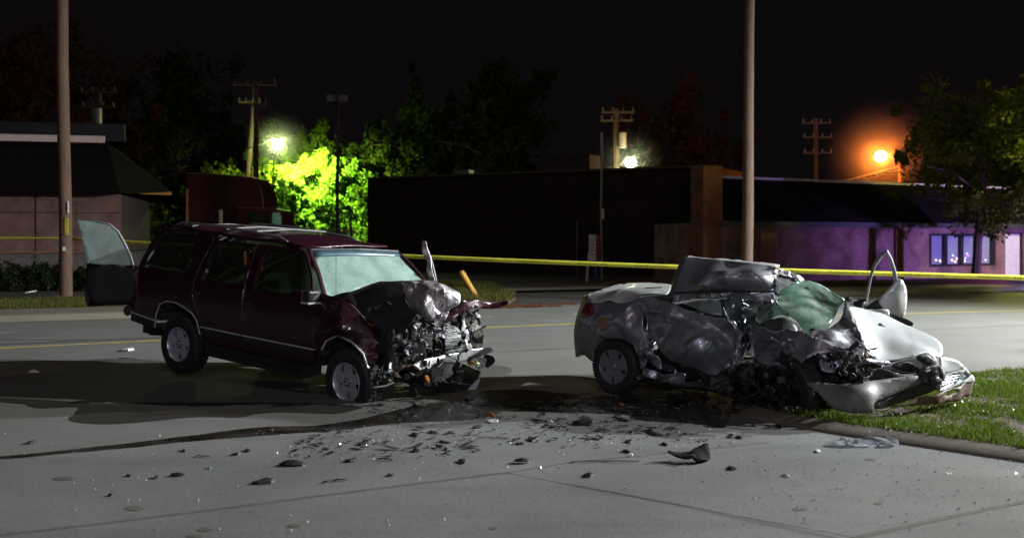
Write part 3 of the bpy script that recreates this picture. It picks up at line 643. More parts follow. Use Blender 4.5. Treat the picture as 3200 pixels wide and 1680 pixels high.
b = G(1856, 880); b.z = 0; e = empty('roadside_sign', b, 'small upright white sign with red side beside the thin mast', 'sign'); k = b.y/FPX
h0, h1 = P(0, 816, b.y).z, P(0, 733, b.y).z
MB().box((-.06, 0, (h0+h1)/2), (.30, .06, h1-h0), Matrix.Rotation(R_(-12), 3, 'Z')).build('panel', m_white, e, bevel=.01)
MB().box((.165, .05, (h0+h1)/2), (.13, .05, h1-h0-.02), Matrix.Rotation(R_(-20), 3, 'Z')).build('red_panel', M('red sign side', (.30, .05, .09), .5), e)
MB().tube([(-.3, 0, 0), (-.26, 0, .55), (-.2, 0, h0+.35)], .05, 8).build('leg', m_white, e); MB().tube([(.08, 0, 0), (.08, 0, h0)], .05, 8).build('leg', M('blue post', (.06, .06, .35), .5), e)
for j, (z, ww) in enumerate(((.78, .16), (.64, .2), (.52, .14), (.40, .18), (.26, .12))):
    MB().box((-.06, -.036, h0+(h1-h0)*z), (ww, .004, .03), Matrix.Rotation(R_(-12), 3, 'Z')).build('print', M('faded red print', (.35, .1, .08), .6), e)
# leaning yellow bollard on its grass patch
b = G(1492, 934, .05); t = P(1440, 846, b.y-.1)
e = empty('bollard', b, 'leaning yellow steel bollard on the grass patch behind the suv', 'bollard'); d = t-b
MB().tube([d*-.05, d*.97, d*1.0], [.085, .085, .06], 16).build('post', m_bollard, e, smooth=True)
ip = [G(1330, 905), G(1420, 893), G(1540, 905), G(1610, 935), (G(1590, 950)), G(1500, 953), G(1340, 950)]
o = MB().prism([Vector((p.x, p.y, -.02)) for p in ip], (0, 0, .1)).build('bollard_island', m_soil); o['kind'] = 'structure'
grass('verge_grass', [(p.x, p.y) for p in ip], 9000, .2, m_grassD, 'rough yellow green grass tuft around the leaning bollard', lambda p: .08)
grass('leaf_litter', [tuple(G(x, y)[:2]) for x, y in ((1500, 950), (1500, 966), (1800, 957), (1800, 948))], 2500, .05, m_leafR, 'brown fallen leaves along the far kerb between the vehicles', lambda p: .0)
# stuff at foot of the shop: shrubs
def blob_leaves(n, clumps, size, rnd):
    vs = np.zeros((n*4, 3)); 
    idx = rnd.integers(0, len(clumps), n); cl = np.array([c[0] for c in clumps]); rr = np.array([c[1] for c in clumps])
    d = rnd.normal(size=(n, 3)); d /= np.linalg.norm(d, axis=1)[:, None]; rad = rnd.random(n)**.45
    c = cl[idx]+d*(rad*rr[idx])[:, None]*np.array([1, 1, 1.25])
    a = rnd.normal(size=(n, 3)); a /= np.linalg.norm(a, axis=1)[:, None]; b_ = np.cross(a, rnd.normal(size=(n, 3))); b_ /= np.linalg.norm(b_, axis=1)[:, None]
    s = size*rnd.uniform(.6, 1.3, n)[:, None]
    vs[0::4] = c-a*s; vs[1::4] = c-b_*s*.5; vs[2::4] = c+a*s; vs[3::4] = c+b_*s*.5
    return vs, np.arange(n*4).reshape(n, 4)
def tree(name, base, h, wd, kind_m, n, label, trunk=.2, size=.16, low=.25, group=None, seed=0, conifer=False, cat='tree', lean=(0, 0), bark=m_bark):
    rnd = np.random.default_rng(seed+100); e = empty(name, base, label, cat, group); mb = MB(); clumps = []
    zc = h*low; lx, ly = lean
    mb.tube([(0, 0, 0), (lx*.3, ly*.3, h*.3), (lx*.6, ly*.6, h*.6), (lx, ly, h*.88)], [trunk, trunk*.75, trunk*.45, trunk*.12], 8)
    nb = int(9+wd*2.2)
    for i in range(nb):
        a = i*2.4+rnd.random(); f = low*.8+(.92-low*.8)*(i+.5)/nb; z0 = h*f*.86
        if conifer: reach = wd*(1.02-f)*.9
        else: reach = wd*(.35+.65*math.sin(math.pi*min(1, max(0.05, (f-low*.5)/(1.02-low*.5)))))*rnd.uniform(.65, 1.05)
        z1 = z0+(0 if conifer else h*.12*rnd.uniform(.3, 1.2)); p = Vector((lx*f, ly*f, z0)); q = Vector((math.cos(a)*reach+lx*f, math.sin(a)*reach+ly*f, z1))
        mb.tube([p, p*.5+q*.5+Vector((0, 0, .1*reach)), q], [trunk*.35, trunk*.2, trunk*.06], 5, caps=False)
        for k in range(7):
            t = .25+.14*k; c = p+(q-p)*min(t, 1.1)+Vector(rnd.normal(size=3)*wd*.11)+Vector((0, 0, abs(rnd.normal())*wd*.10)); clumps.append((tuple(c), wd*rnd.uniform(.08, .22)*(1-.4*(k == 6))))
    for k in range(6): f = .62+.065*k; clumps.append(((lx*f+rnd.normal()*wd*.06, ly*f, h*f), wd*(.20-.022*k)))
    mb.build('trunk', bark, e, smooth=True)
    vs, fs = blob_leaves(n, clumps, size, rnd)
    me = bpy.data.meshes.new('crown'); me.from_pydata(vs.tolist(), [], fs.tolist()); me.materials.append(kind_m); link('crown', me, e); return e
def base_at(px, Y): return Vector(((px-CX)/FPX*Y, Y, 0))
# trees round the green lamp
def hz(py, Y): return CAM_H+(YH-py)/FPX*Y
tree('lit_shrub', base_at(800, 69.5), hz(520, 69.5), 2.6, m_leafY, 14000, 'round yellow green shrub directly below the green lamp', size=.13, low=.05, seed=1, cat='shrub')
tree('lit_shrub', base_at(905, 69), hz(540, 69), 2.4, m_leafG, 13000, 'bright lit shrub right of the lamp pole above the fence', size=.13, low=.05, seed=2, cat='shrub')
tree('lit_tree', base_at(965, 71.5), hz(455, 71.5), 3.0, m_leafG, 18000, 'tall bright green tree leaning right beside the green lamp', size=.13, low=.1, seed=3, lean=(1.0, 0))
tree('lit_tree', base_at(1085, 72), hz(490, 72), 3.0, m_leafG, 14000, 'green tree behind the black floodlight pole', size=.13, low=.1, seed=4, lean=(.6, 0))
tree('lit_tree', base_at(1150, 70), hz(575, 70), 2.2, m_leafG, 8000, 'small dim green tree at the right edge of the lit foliage', size=.13, low=.1, seed=5)
tree('lit_tree', base_at(850, 76), hz(395, 76), 3.2, m_leafD, 7000, 'dark round topped tree directly behind the green lamp', size=.22, low=.2, seed=6)
tree('lit_shrub', base_at(690, 73), hz(505, 73), 2.6, m_leafY, 9000, 'lit shrub peeping over the red lorry roof', size=.13, low=.1, seed=7, cat='shrub')
tree('lit_shrub', base_at(640, 75), hz(490, 75), 1.6, m_leafY, 5000, 'small lit shrub at the far left end of the bright foliage', size=.13, low=.1, seed=8, cat='shrub')
tree('dim_tree', base_at(1010, 80), hz(370, 80), 4.2, m_leafD, 7000, 'big dark green tree behind the floodlight pole', size=.25, low=.2, seed=9)
tree('dim_tree', base_at(1275, 76), hz(350, 76), 4.6, m_leafD, 9000, 'dim broad green tree above the left end of the warehouse', size=.25, low=.15, seed=10)
tree('dim_tree', base_at(1440, 82), hz(330, 82), 3.6, m_leafR, 6000, 'dim reddish tree between the two green ones over the warehouse', size=.25, low=.2, seed=11)
tree('tall_tree', base_at(1560, 74), hz(165, 74), 5.2, m_leafD, 12000, 'tallest fork trunked tree above the middle of the warehouse', trunk=.35, size=.25, low=.25, seed=12)
tree('spruce_tree', base_at(1300, 95), hz(180, 95), 4.0, m_leafD, 6000, 'dark pointed spruce far behind the warehouse', size=.3, low=.05, seed=13, conifer=True)
tree('dim_tree', base_at(560, 90), hz(170, 90), 9.0, m_leafD, 9000, 'huge nearly black tree left of the power poles', size=.3, low=.15, seed=14)
tree('dim_tree', base_at(120, 80), hz(60, 80), 9.0, m_leafR, 9000, 'huge nearly black tree above the boarded shop', size=.3, low=.15, seed=15)
tree('dim_tree', base_at(2120, 100), hz(290, 100), 7.0, m_leafR, 8000, 'dark reddish tree behind the slender timber pole', size=.3, low=.15, seed=16)
0 and tree('dim_tree', base_at(2640, 95), hz(330, 95), 6.0, m_leafR, 7000, 'dark tree far behind the orange lamp', size=.3, low=.15, seed=17)
tree('street_tree', Vector(((3048-CX)/FPX*37, 37, .1)), hz(245, 37), 3.1, m_leafY, 10000, 'broad street tree with slim trunk before the purple windows', trunk=.19, size=.11, low=.40, seed=18, lean=(.5, 0))
tree('street_tree', Vector(((3330-CX)/FPX*35.5, 35.5, .1)), hz(215, 35.5), 3.2, m_leafY, 11000, 'yellow green tree cut by the right edge of the photo', trunk=.16, size=.11, low=.36, seed=19)
for i, (px, y, Y, s_) in enumerate(((60, 842, 34.6, .85), (150, 835, 34.9, .8), (250, 850, 35, .75), (330, 862, 35.2, .55), (-40, 840, 34.5, .8))):
    tree('low_shrub', base_at(px, Y), hz(y-15, Y), s_, m_leafD, 1600, 'scruffy dark %s shrub at the foot of the boarded shop' % ('leftmost', 'broad', 'middle', 'smallest', 'outermost')[i], trunk=.03, size=.06, low=.05, seed=30+i, cat='shrub')
o = MB().sphere((base_at(3048, 37).x, 37, .08), 1.1, 16, 8, (1.4, 1.0, .2)).build('mulch_mound', m_mulch, smooth=True); tag(o, 'red bark mulch mound round the street tree trunk', 'mulch', kind='stuff')
# fence in front of the lit shrubs
e = empty('picket_fence', P(890, 720, 62)*Vector((1, 1, 0)) if False else Vector(((890-CX)/FPX*62, 62, 0)), 'low yellow lit picket fence below the lit shrubs', 'fence')
for k in range(30):
    MB().box((k*.145, 0, hz(712, 62)-.9), (.09, .03, 1.9)).build('picket', M('pale fence timber', (.30, .24, .13), .8) if k == 0 else bpy.data.materials['pale fence timber'], e)
MB().box((2.1, .04, hz(714, 62)-.2), (4.4, .04, .08)).build('rail', bpy.data.materials['pale fence timber'], e)
e = empty('wire_fence', Vector(((830-CX)/FPX*61, 61, 0)), 'thin wire fence with two posts in front of the lit shrubs', 'fence')
for zz in (668, 673): MB().tube([(0, 0, hz(zz, 61)), (2.6, 0, hz(zz, 61)-.06), (5.3, 0, hz(zz-3, 61))], .018, 5).build('wire', m_gal, e)
for px in (908, 1095): MB().tube([((px-830)/FPX*61, 0, 0), ((px-830)/FPX*61, 0, hz(672, 61))], .09, 8).build('post', m_frame if px < 1000 else m_gal, e)
# red lorry
Yt = 42.0; FT = Frame((P(700, 700, Yt).x, Yt, 0), 0); e = empty('red_lorry', FT.M, 'dark red lorry with rounded sleeper roof behind the suv', 'lorry')
def prof_px(L, Y, F_): return [F_.at(x, y, Y=Y) for x, y in L]
MB().prism(prof_px([(580, 538), (640, 540), (790, 553), (806, 570), (815, 585), (822, 610), (824, 645), (824, 880), (583, 880)], Yt, FT), (0, 2.5, 0)).build('box_body', m_truck, e, bevel=.04)
MB().prism(prof_px([(738, 646), (845, 648), (872, 655), (880, 668), (882, 720), (940, 728), (950, 760), (950, 870), (738, 870)], Yt-.35, FT), (0, 2.4, 0)).build('cab', m_truck, e, bevel=.05)
MB().prism(prof_px([(852, 664), (873, 664), (878, 675), (879, 698), (868, 702), (850, 697)], Yt-.38, FT), (0, .02, 0)).build('cab_window', M('pane painted as lit foliage', (.20, .42, .25), .3, var=.3), e)  # lit foliage behind the cab put into the pane colour
MB().prism(prof_px([(770, 662), (845, 664), (842, 700), (765, 700)], Yt-.38, FT), (0, .02, 0)).build('side_window', m_gdark, e)
p = FT.at(690, 690, Y=Yt-.5); MB().tube([(p.x, p.y, .8), (p.x, p.y, FT.at(0, 655, Y=Yt-.5).z)], .09, 10).build('exhaust_stack', M('pink tinted stack', (.55, .36, .28), .4), e, smooth=True)
p = FT.at(585, 600, Y=Yt-.06); MB().box((p.x, p.y, FT.at(0, 650, Y=Yt-.1).z), (.07, .08, 1.6)).build('corner_strip', M('dull orange corner strip', (.30, .10, .04), .5), e)
for xw in (600, 660, 915):
    p = FT.at(xw, 850, Y=Yt-.3); MB().lathe([(.2, 0), (.5, 0), (.52, .05), (.52, .3), (.2, .3)], 20, (p.x, p.y, .52)).build('wheel', m_rub, e, smooth=True)

# ================================================================= POLICE TAPE
def tape(a, b, sag, label, w_=.085, text=True):
    a, b = Vector(a), Vector(b); n = 60; e = empty('police_tape', a, label, 'barrier tape', 'police tape spans'); vs = []; fs = []
    def f(t): p = a+(b-a)*t; return Vector((p.x, p.y, p.z-sag*4*t*(1-t)))-a
    d = (b-a).normalized()
    for i in range(n+1):
        t = i/n; p = f(t); tw = .12*math.sin(t*9)+.05*math.sin(t*31); up = Vector((0, 0, 1))*math.cos(tw)+Vector((d.y, -d.x, 0))*math.sin(tw)
        vs += [p+up*w_/2, p-up*w_/2]
    for i in range(n): fs.append((2*i, 2*i+1, 2*i+3, 2*i+2))
    o = MB().add(vs, fs).build('ribbon', m_tape, e, smooth=True); m = o.modifiers.new('t', 'SOLIDIFY'); m.thickness = .0012
    if text:
        cu = bpy.data.curves.new('txt', 'FONT'); cu.body = 'POLICE LINE DO NOT CROSS'; cu.size = .062; cu.extrude = .0008; cu.resolution_u = 1; cu.align_x = 'CENTER'; cu.align_y = 'CENTER'
        to = bpy.data.objects.new('txt', cu); col.objects.link(to); dg = bpy.context.evaluated_depsgraph_get(); me = bpy.data.meshes.new_from_object(to.evaluated_get(dg)); bpy.data.objects.remove(to)
        me.materials.clear(); me.materials.append(m_tapetxt); Ltot = (b-a).length; k = int(Ltot/1.45); nrm = Vector((d.y, -d.x, 0)).normalized()
        for i in range(k):
            t = (i+.5)/k; p = f(t)+a; dd = (f(min(1, t+.01))-f(max(0, t-.01))).normalized(); 
            if p.x/p.y*FPX+CX < -100 or p.x/p.y*FPX+CX > 3400: continue
            tw = .12*math.sin(t*9)+.05*math.sin(t*31); up = (Vector((0, 0, 1))*math.cos(tw)+nrm*math.sin(tw)); up = (up-dd*up.dot(dd)).normalized(); nn = dd.cross(up).normalized()
            o = link('print', me, e); o['kind'] = 'stuff'; Mx = Matrix((dd, up, nn)).transposed().to_4x4(); Mx.translation = f(t)+nn*.006; o.matrix_local = Mx
    return e
TA = P(206, 744, 30.9); TA.y = 30.7
tape(TA, (20.5, 16.4, .92), .2, 'long yellow barrier tape stretched behind both wrecked vehicles', w_=.105)
tape(P(-260, 744, 32), TA, .0, 'yellow barrier tape on the left between frame edge and pole', w_=.06, text=False)
# off-frame light masts: two read off shadows and bright road, one added
def mast(loc, hgt, tgt, energy, color, label, size, blend):
    e = empty('light_mast', loc, label, 'light mast')
    MB().tube([(0, 0, 0), (0, 0, hgt)], [.1, .06], 10).build('shaft', m_gal, e, smooth=True)
    d = (Vector(tgt)-Vector((loc[0], loc[1], hgt))).normalized(); rot = d.to_track_quat('-Z', 'Y').to_matrix()
    MB().box((0, 0, hgt+.1), (.7, .5, .3), rot).build('lamp_housing', m_blk, e)
    MB().box(Vector((0, 0, hgt+.1))+d*.17, (.62, .42, .02), rot).build('lamp_glass', emis('flood glass', color, 30), e)
    L = Vector(loc)+Vector((0, 0, hgt+.1))+d*.3; aim_light('floodlight', L, tgt, energy, color, R_(size), blend, .2)
mast((52, 17.5, 0), 27.0, (-4, 13, 0), 152000, (.96, 1, .98), 'tall floodlight mast far down the road to the right', 44, 1)
mast((20.5, 16.4, 0), 7.2, (7.5, 18.0, 0), 38000, (.93, .98, 1.0), 'floodlight mast beside the road just right of the photo', 100, .9)
mast((3.5, -7, 0), 3.4, (1.5, 12, .6), 1500, (.84, .80, 1), 'small unseen lamp added behind the camera for metal glints', 70, .8)  # unseen lamp added for highlights on the crushed metal
bm_ = empty('warning_beacon', (24, 29.5, 0), 'blue and red emergency beacon mast right of the photo', 'beacon')
MB().tube([(0, 0, 0), (0, 0, 1.5)], .05, 8).build('shaft', m_gal, bm_)
MB().box((-.3, 0, 1.6), (.5, .25, .16)).build('blue_lens', emis('blue beacon', (.22, .16, 1), 20), bm_); MB().box((.3, 0, 1.6), (.5, .25, .16)).build('red_lens', emis('red beacon', (1, .12, .2), 8), bm_)
aim_light('beacon_light', (24, 29.9, 1.9), (19.5, 43, 1.5), 9500, (.38, .23, 1), R_(92), 1, .2)

# ================================================================= WHEELS
def wheel(parent, x, y, z, R, wd, rr, mt_rim, side=-1, steer=0, camber=0, style='alloy', squash=0):
    """wheel > rim, hub, bolts; axis along the car's y; side -1 shows its face to -y"""
    Mx = Matrix.Translation((x, y, z)) @ Matrix.Rotation(R_(steer), 4, 'Z') @ Matrix.Rotation(R_(camber), 4, 'X')
    h = wd/2; pr = [(rr*.93, -h*.7), (rr*1.02, -h*.92), (rr*1.14, -h*1.02), (R*.93, -h*.98), (R*.985, -h*.78), (R, -h*.4), (R, h*.4), (R*.985, h*.78), (R*.93, h), (rr*1.02, h*.92), (rr*.93, h*.7)]
    mb = MB().lathe(pr, 44, closed=True)
    for k in range(56):
        t = 2*math.pi*k/56
        for yy in (-h*.55, 0, h*.55): mb.box((math.cos(t)*(R+.002), yy, math.sin(t)*(R+.002)), (.014, h*.42, .022), Matrix.Rotation(-t, 3, 'Y'))
    if squash: mb.v = [(v[0]*(1+.06*max(0, -v[2]-R*.4)/R), v[1]*(1+.5*max(0, -v[2]-R*.55)/R), max(v[2], -R+squash)) for v in mb.v]
    w_ = mb.build('wheel', m_rub, parent, smooth=True); w_.matrix_local = Mx
    s = -1 if side < 0 else 1; f = s*h
    rim = MB().lathe([(rr*1.0, f*.98), (rr*.97, f*1.02), (rr*.90, f*.86), (rr*.88, f*.2), (rr*.86, -f*.8)], 40)
    if style == 'alloy':
        for k in range(5):
            t = 2*math.pi*k/5+.35; c, s_ = math.cos(t), math.sin(t)
            def q(r, a, y): return (r*c-a*s_, y, r*s_+a*c)
            rim.add([q(rr*.15, -.055, f*.72), q(rr*.15, .055, f*.72), q(rr*.92, .062, f*.80), q(rr*.92, -.062, f*.80), q(rr*.15, -.055, f*.5), q(rr*.15, .055, f*.5), q(rr*.92, .062, f*.55), q(rr*.92, -.062, f*.55)],
                    [(0, 1, 2, 3), (7, 6, 5, 4), (0, 4, 5, 1), (1, 5, 6, 2), (2, 6, 7, 3), (3, 7, 4, 0)])
        rim.lathe([(0.0, f*.80), (rr*.20, f*.80), (rr*.27, f*.74), (rr*.30, f*.5)], 24)
    else:
        rim.lathe([(0.0, f*.92), (rr*.16, f*.92), (rr*.2, f*.84), (rr*.55, f*.90), (rr*.57, f*.84)], 32)
        for k in range(5):
            t = 2*math.pi*k/5+.3
            c, s_ = math.cos(t), math.sin(t)
            def q(r, a, y): return (r*c-a*s_, y, r*s_+a*c)
            rim.add([q(rr*.5, -.062, f*.885), q(rr*.5, .062, f*.885), q(rr*.95, .095, f*.94), q(rr*.95, -.095, f*.94), q(rr*.5, -.062, f*.7), q(rr*.5, .062, f*.7), q(rr*.95, .095, f*.7), q(rr*.95, -.095, f*.7)],
                    [(0, 1, 2, 3), (0, 4, 5, 1), (1, 5, 6, 2), (2, 6, 7, 3), (3, 7, 4, 0)])
        rim.lathe([(rr*.93, f*.95), (rr*1.0, f*1.0), (rr*.97, f*.7)], 40)
    rim.build('rim', mt_rim, w_, smooth=True)
    bb = MB()
    for k in range(6): bb.tube([(math.cos(k*1.047)*rr*.2, f*.78, math.sin(k*1.047)*rr*.2), (math.cos(k*1.047)*rr*.2, f*.86, math.sin(k*1.047)*rr*.2)], .012, 6)
    b_o = bb.build('wheel_nuts', m_blk, w_); b_o['kind'] = 'stuff'
    MB().lathe([(0, f*.05), (rr*.78, f*.05), (rr*.8, -f*.05), (0, -f*.05)], 24).build('brake_disc', m_grime, w_)
    return w_
def scrap(name, parent, fr, boxes, n, mats, seed, size=(.03, .16), kind='stuff'):
    """bent strips, pipes and torn flakes filling a crushed volume; boxes of (px0,py0,px1,py1,y0,y1)"""
    rnd = random.Random(seed); mbs = [MB() for _ in mats]
    for i in range(n):
        b = boxes[rnd.randrange(len(boxes))]; px = rnd.uniform(b[0], b[2]); py = rnd.uniform(b[1], b[3]); p = fr.at(px, py, y=rnd.uniform(b[4], b[5]))
        mb = mbs[rnd.randrange(len(mats))]; L = rnd.uniform(*size); typ = rnd.random()
        d = Vector((rnd.gauss(0, 1), rnd.gauss(0, 1), rnd.gauss(0, 1))).normalized(); a = d.cross(Vector((rnd.random(), rnd.random(), 1))).normalized()
        if typ < .4:
            q = p+d*L*.5+a*L*.2; mb.tube([p-d*L*.5, p+a*L*.15, q], rnd.uniform(.004, .014), 5)
        elif typ < .8:
            w_ = L*rnd.uniform(.15, .5); c2 = d.cross(a); k = rnd.uniform(-.4, .4)
            m0 = p+c2*L*k
            mb.add([p-d*L/2-a*w_/2, p-d*L/2+a*w_/2, m0+a*w_*.6, m0-a*w_*.6, p+d*L/2-a*w_*.3+c2*L*.1, p+d*L/2+a*w_*.3], [(0, 1, 2, 3), (3, 2, 5, 4)])
        else: mb.box(p, (L*.5, L*.35, L*.3), d.to_track_quat('X', 'Z').to_matrix(), rnd.uniform(.5, 1))
    for mb, mt in zip(mbs, mats):
        if mb.v: o = mb.build(name, mt, parent); o['kind'] = kind

# ================================================================= MAROON SUV
S = Frame((-3.75, 13.75, .02), -35, 3.4)
suv = empty('suv', S.M, 'wrecked maroon suv with crushed front and open tailgate door', 'suv')
def ysd(z):                                                 # half width of the body at height z
    if z < .55: return .955
    if z < 1.27: return .955+.02*math.sin(math.pi*(z-.55)/.72)
    return .955-.235*min(1.0, (z-1.27)/.58)**1.15
def SS(px, py):
    p = S.at(px, py, y=-.96)
    for _ in range(5): p = S.at(px, py, y=-ysd(p.z))
    return p
def mir(L): return [Vector((p.x, -p.y, p.z)) for p in L]
def L_(f, *pts): return [f(*p) for p in pts]
q_out = L_(SS, (415, 985), (424, 950), (430, 880), (433, 838), (450, 795), (480, 745), (512, 718), (600, 720), (660, 730), (672, 748), (640, 805), (611, 868), (601, 930), (610, 975), (600, 975), (579, 960), (550, 945), (522, 940), (502, 950), (490, 985), (485, 1030), (450, 1013))
q_hole = L_(SS, (450, 832), (470, 790), (497, 750), (527, 728), (575, 729), (618, 735), (606, 780), (590, 830), (578, 858), (520, 849))
rd_out = L_(SS, (674, 750), (740, 756), (802, 763), (785, 820), (765, 897), (759, 960), (757, 1039), (755, 1096), (700, 1084), (655, 1073), (640, 1050), (625, 1010), (612, 978), (603, 935), (613, 868), (642, 806))
rd_hole = L_(SS, (633, 873), (650, 822), (665, 782), (681, 761), (735, 765), (790, 771), (778, 820), (760, 890), (700, 884))
fd_out = L_(SS, (806, 764), (880, 770), (945, 779), (962, 800), (975, 850), (986, 925), (988, 1000), (984, 1090), (978, 1142), (900, 1128), (820, 1111), (758, 1097), (760, 1040), (762, 960), (768, 898), (788, 820))
fd_hole = L_(SS, (799, 905), (815, 840), (839, 778), (890, 778), (936, 787), (956, 810), (970, 860), (976, 918), (900, 917))
kw = dict(step=.07, thick=.012, round_=False)
for sd_, f in ((0, lambda L: L), (1, mir)):
    patch('quarter_panel', f(q_out), m_maroon, suv, holes=[f(q_hole)], inner=f(L_(SS, (460, 900), (560, 900), (470, 960))), **kw)
    patch('quarter_window', f([p+Vector((0, .018, 0)) for p in q_hole]), m_gdark, suv, step=.12, thick=.004, round_=True)
    for out, hole, nm in ((rd_out, rd_hole, 'door'), (fd_out, fd_hole, 'door')):
        d = patch(nm, f(out), m_maroon, suv, holes=[f(hole)], inner=f(L_(SS, (690, 960), (700, 1040), (640, 960)) if out is rd_out else L_(SS, (860, 960), (860, 1050), (930, 1040))), **kw)
        patch('window', f([p+Vector((0, .018, 0)) for p in hole]), m_gdark, d, step=.12, thick=.004)
        hp = SS(618, 915) if out is rd_out else SS(780, 948)
        h_ = Vector(hp); h_.y -= .02
        if sd_: h_.y = -h_.y
        MB().box(h_, (.17, .035, .055)).build('handle', m_blk, d, bevel=.012)
# roof, rails
def side_top(px, py): return SS(px, py)
re = L_(SS, (480, 744), (512, 717), (600, 719), (660, 729), (740, 742), (802, 751), (880, 760), (955, 772))
rt = [Vector((p.x, -.735 if i > 0 else -.74, p.z)) for i, p in enumerate(re)]
ws_tl = S.at(971, 784, y=-.67); ws_tr = S.at(1242, 789, y=.67); ws_br = S.at(1324, 874, y=.76); ws_bl = S.at(1018, 934, y=-.78)
roof_b = re+[Vector((ws_tl.x, -.5, ws_tl.z+.04)), Vector((ws_tl.x+.03, 0, ws_tl.z+.06)), Vector((ws_tl.x, .5, ws_tl.z+.04))]+mir(re)[::-1]+[Vector((re[0].x-.02, 0, re[0].z+.06))]
patch('roof', roof_b, m_maroon, suv, inner=[Vector((x, 0, z)) for x, z in ((-.3, re[2].z+.07), (.6, re[4].z+.085), (1.4, re[6].z+.075))]+[Vector((x, y, z)) for x, z in ((-.3, re[2].z+.045), (.6, re[4].z+.055), (1.4, re[6].z+.05)) for y in (-.5, .5)], step=.12, thick=.02, round_=False)
for s in (-1, 1):
    pts = [Vector((x, s*.62, z)) for x, z in ((-.75, re[2].z+.03), (-.6, re[2].z+.085), (.2, re[3].z+.10), (.9, re[5].z+.095), (1.35, re[6].z+.07), (1.5, re[6].z+.02))]
    MB().tube(pts, .016, 8).build('roof_rail', m_gal, suv, smooth=True)
for x in (-.4, .3, .9):
    MB().tube([(x, -.6, re[4].z+.09), (x, 0, re[4].z+.12), (x, .6, re[4].z+.09)], .018, 8).build('rack_bar', m_blk, suv, smooth=True)
for k in range(5): MB().box((.1, -.32+k*.16, re[4].z+.075), (1.5, .018, .012)).build('rack_slat', m_chr, suv)
# windscreen and pillars
ws = patch('windscreen', [ws_tl, ws_tl*.5+ws_tr*.5+Vector((.05, 0, .02)), ws_tr, ws_br, ws_br*.5+ws_bl*.5+Vector((.10, 0, .01)), ws_bl], m_gcrk, suv, inner=[(ws_tl+ws_tr+ws_bl+ws_br)/4+Vector((.05, 0, .02))], step=.1, thick=.006, round_=False)
for a, b in ((ws_tl, ws_bl), (ws_tr, ws_br)):
    MB().tube([a+Vector((-.03, 0, .02)), a*.5+b*.5+Vector((0, 0, .03)), b], .032, 8, flat=.7).build('pillar', m_maroon, suv, smooth=True)
MB().tube([ws_tl+Vector((.0, 0, .01)), ws_tl*.5+ws_tr*.5+Vector((.06, 0, .03)), ws_tr+Vector((0, 0, .01))], .022, 6).build('windscreen_seal', m_blk, suv)
MB().box(ws_tl*.5+ws_tr*.5+Vector((.02, -.05, -.1)), (.03, .2, .06)).build('rear_view_mirror', m_blk, suv)
tm = M('blue top tint', (.06, .12, .16), .3)
a, b = ws_tl, ws_tr; dn = (ws_bl-ws_tl)*.13; dn2 = (ws_br-ws_tr)*.13
patch('tint_band', [a+Vector((.02, .02, .0)), a*.5+b*.5+Vector((.068, 0, .02)), b+Vector((.02, -.02, .0)), b+dn2+Vector((.018, 0, .005)), (a+dn+b+dn2)*.5+Vector((.075, 0, .02)), a+dn+Vector((.018, 0, .005))], tm, suv, step=.12, thick=.002, round_=False)
MB().tube([ws_bl+Vector((.05, .1, -.01)), ws_bl*.6+ws_br*.4+Vector((.14, 0, .06))], .009, 5).build('wiper', m_blk, suv)
MB().tube([S.at(1050, 925, y=-.72), S.at(1050, 785, y=-.72)], .0035, 4).build('aerial', m_blk, suv)
# lower trim
def strip(name, pts, h, out, mat, r0=.0):
    mb = MB(); vs = []
    for p in pts: vs += [p+Vector((0, -out, h/2)), p+Vector((0, -out, -h/2)), p+Vector((0, .01, -h/2)), p+Vector((0, .01, h/2))]
    n = len(pts); fs = [(4*i+j, 4*i+(j+1) % 4, 4*i+4+(j+1) % 4, 4*i+4+j) for i in range(n-1) for j in range(4)]+[(0, 1, 2, 3), (4*n-4, 4*n-3, 4*n-2, 4*n-1)]
    return mb.add(vs, fs).build(name, mat, suv)
strip('side_moulding', L_(SS, (632, 1032), (756, 1058), (757, 1058)), .085, .022, m_blk); strip('side_moulding', L_(SS, (761, 1059), (983, 1103)), .085, .022, m_blk)
strip('moulding_chrome', L_(SS, (630, 1020), (756, 1046)), .014, .03, m_chr); strip('moulding_chrome', L_(SS, (761, 1047), (984, 1091)), .014, .03, m_chr)
strip('side_moulding', L_(SS, (413, 990), (484, 1016)), .09, .02, m_blk); strip('moulding_chrome', L_(SS, (413, 974), (486, 1000)), .014, .028, m_chr)
arch = L_(SS, (486, 1022), (489, 985), (501, 950), (522, 940), (551, 945), (580, 961), (604, 980), (617, 1003), (627, 1045))
MB().tube([p+Vector((0, -.01, 0)) for p in arch], .011, 6).build('wheel_arch_trim', m_chr, suv, smooth=True)
rb0, rb1 = S.at(645, 1098, y=-1.0), S.at(948, 1168, y=-1.0)
for s in (-1, 1): MB().prism([(rb0.x, s*1.02, rb0.z-.05), (rb1.x, s*1.02, rb1.z-.05), (rb1.x, s*1.02, rb1.z+.01), (rb0.x, s*1.02, rb0.z+.01)], (0, -s*.2, 0)).build('running_board', m_blk, suv, bevel=.015)
for s in (-1, 1):
    x0, x1 = rb0.x-.15, rb1.x+.12; MB().prism([(x0, s*.93, .36), (x1, s*.93, .36), (x1, s*.93, .60), (x0, s*.93, .60)], (0, -s*.1, 0)).build('sill', m_blk, suv)
MB().box((.55, 0, .50), (3.5, 1.5, .12)).build('floor_pan', m_grime, suv)
MB().box((-.95, 0, .72), (.6, 1.7, .1)).box((1.1, 0, .62), (2.6, 1.7, .06)).build('cabin_floor', m_seat, suv)
MB().tube([(-1.1, -.5, .42), (-1.35, -.52, .40)], .035, 10).build('exhaust_pipe', m_grime, suv)
MB().box((0, 0, .38), (.12, 1.5, .12)).build('rear_axle', m_grime, suv)
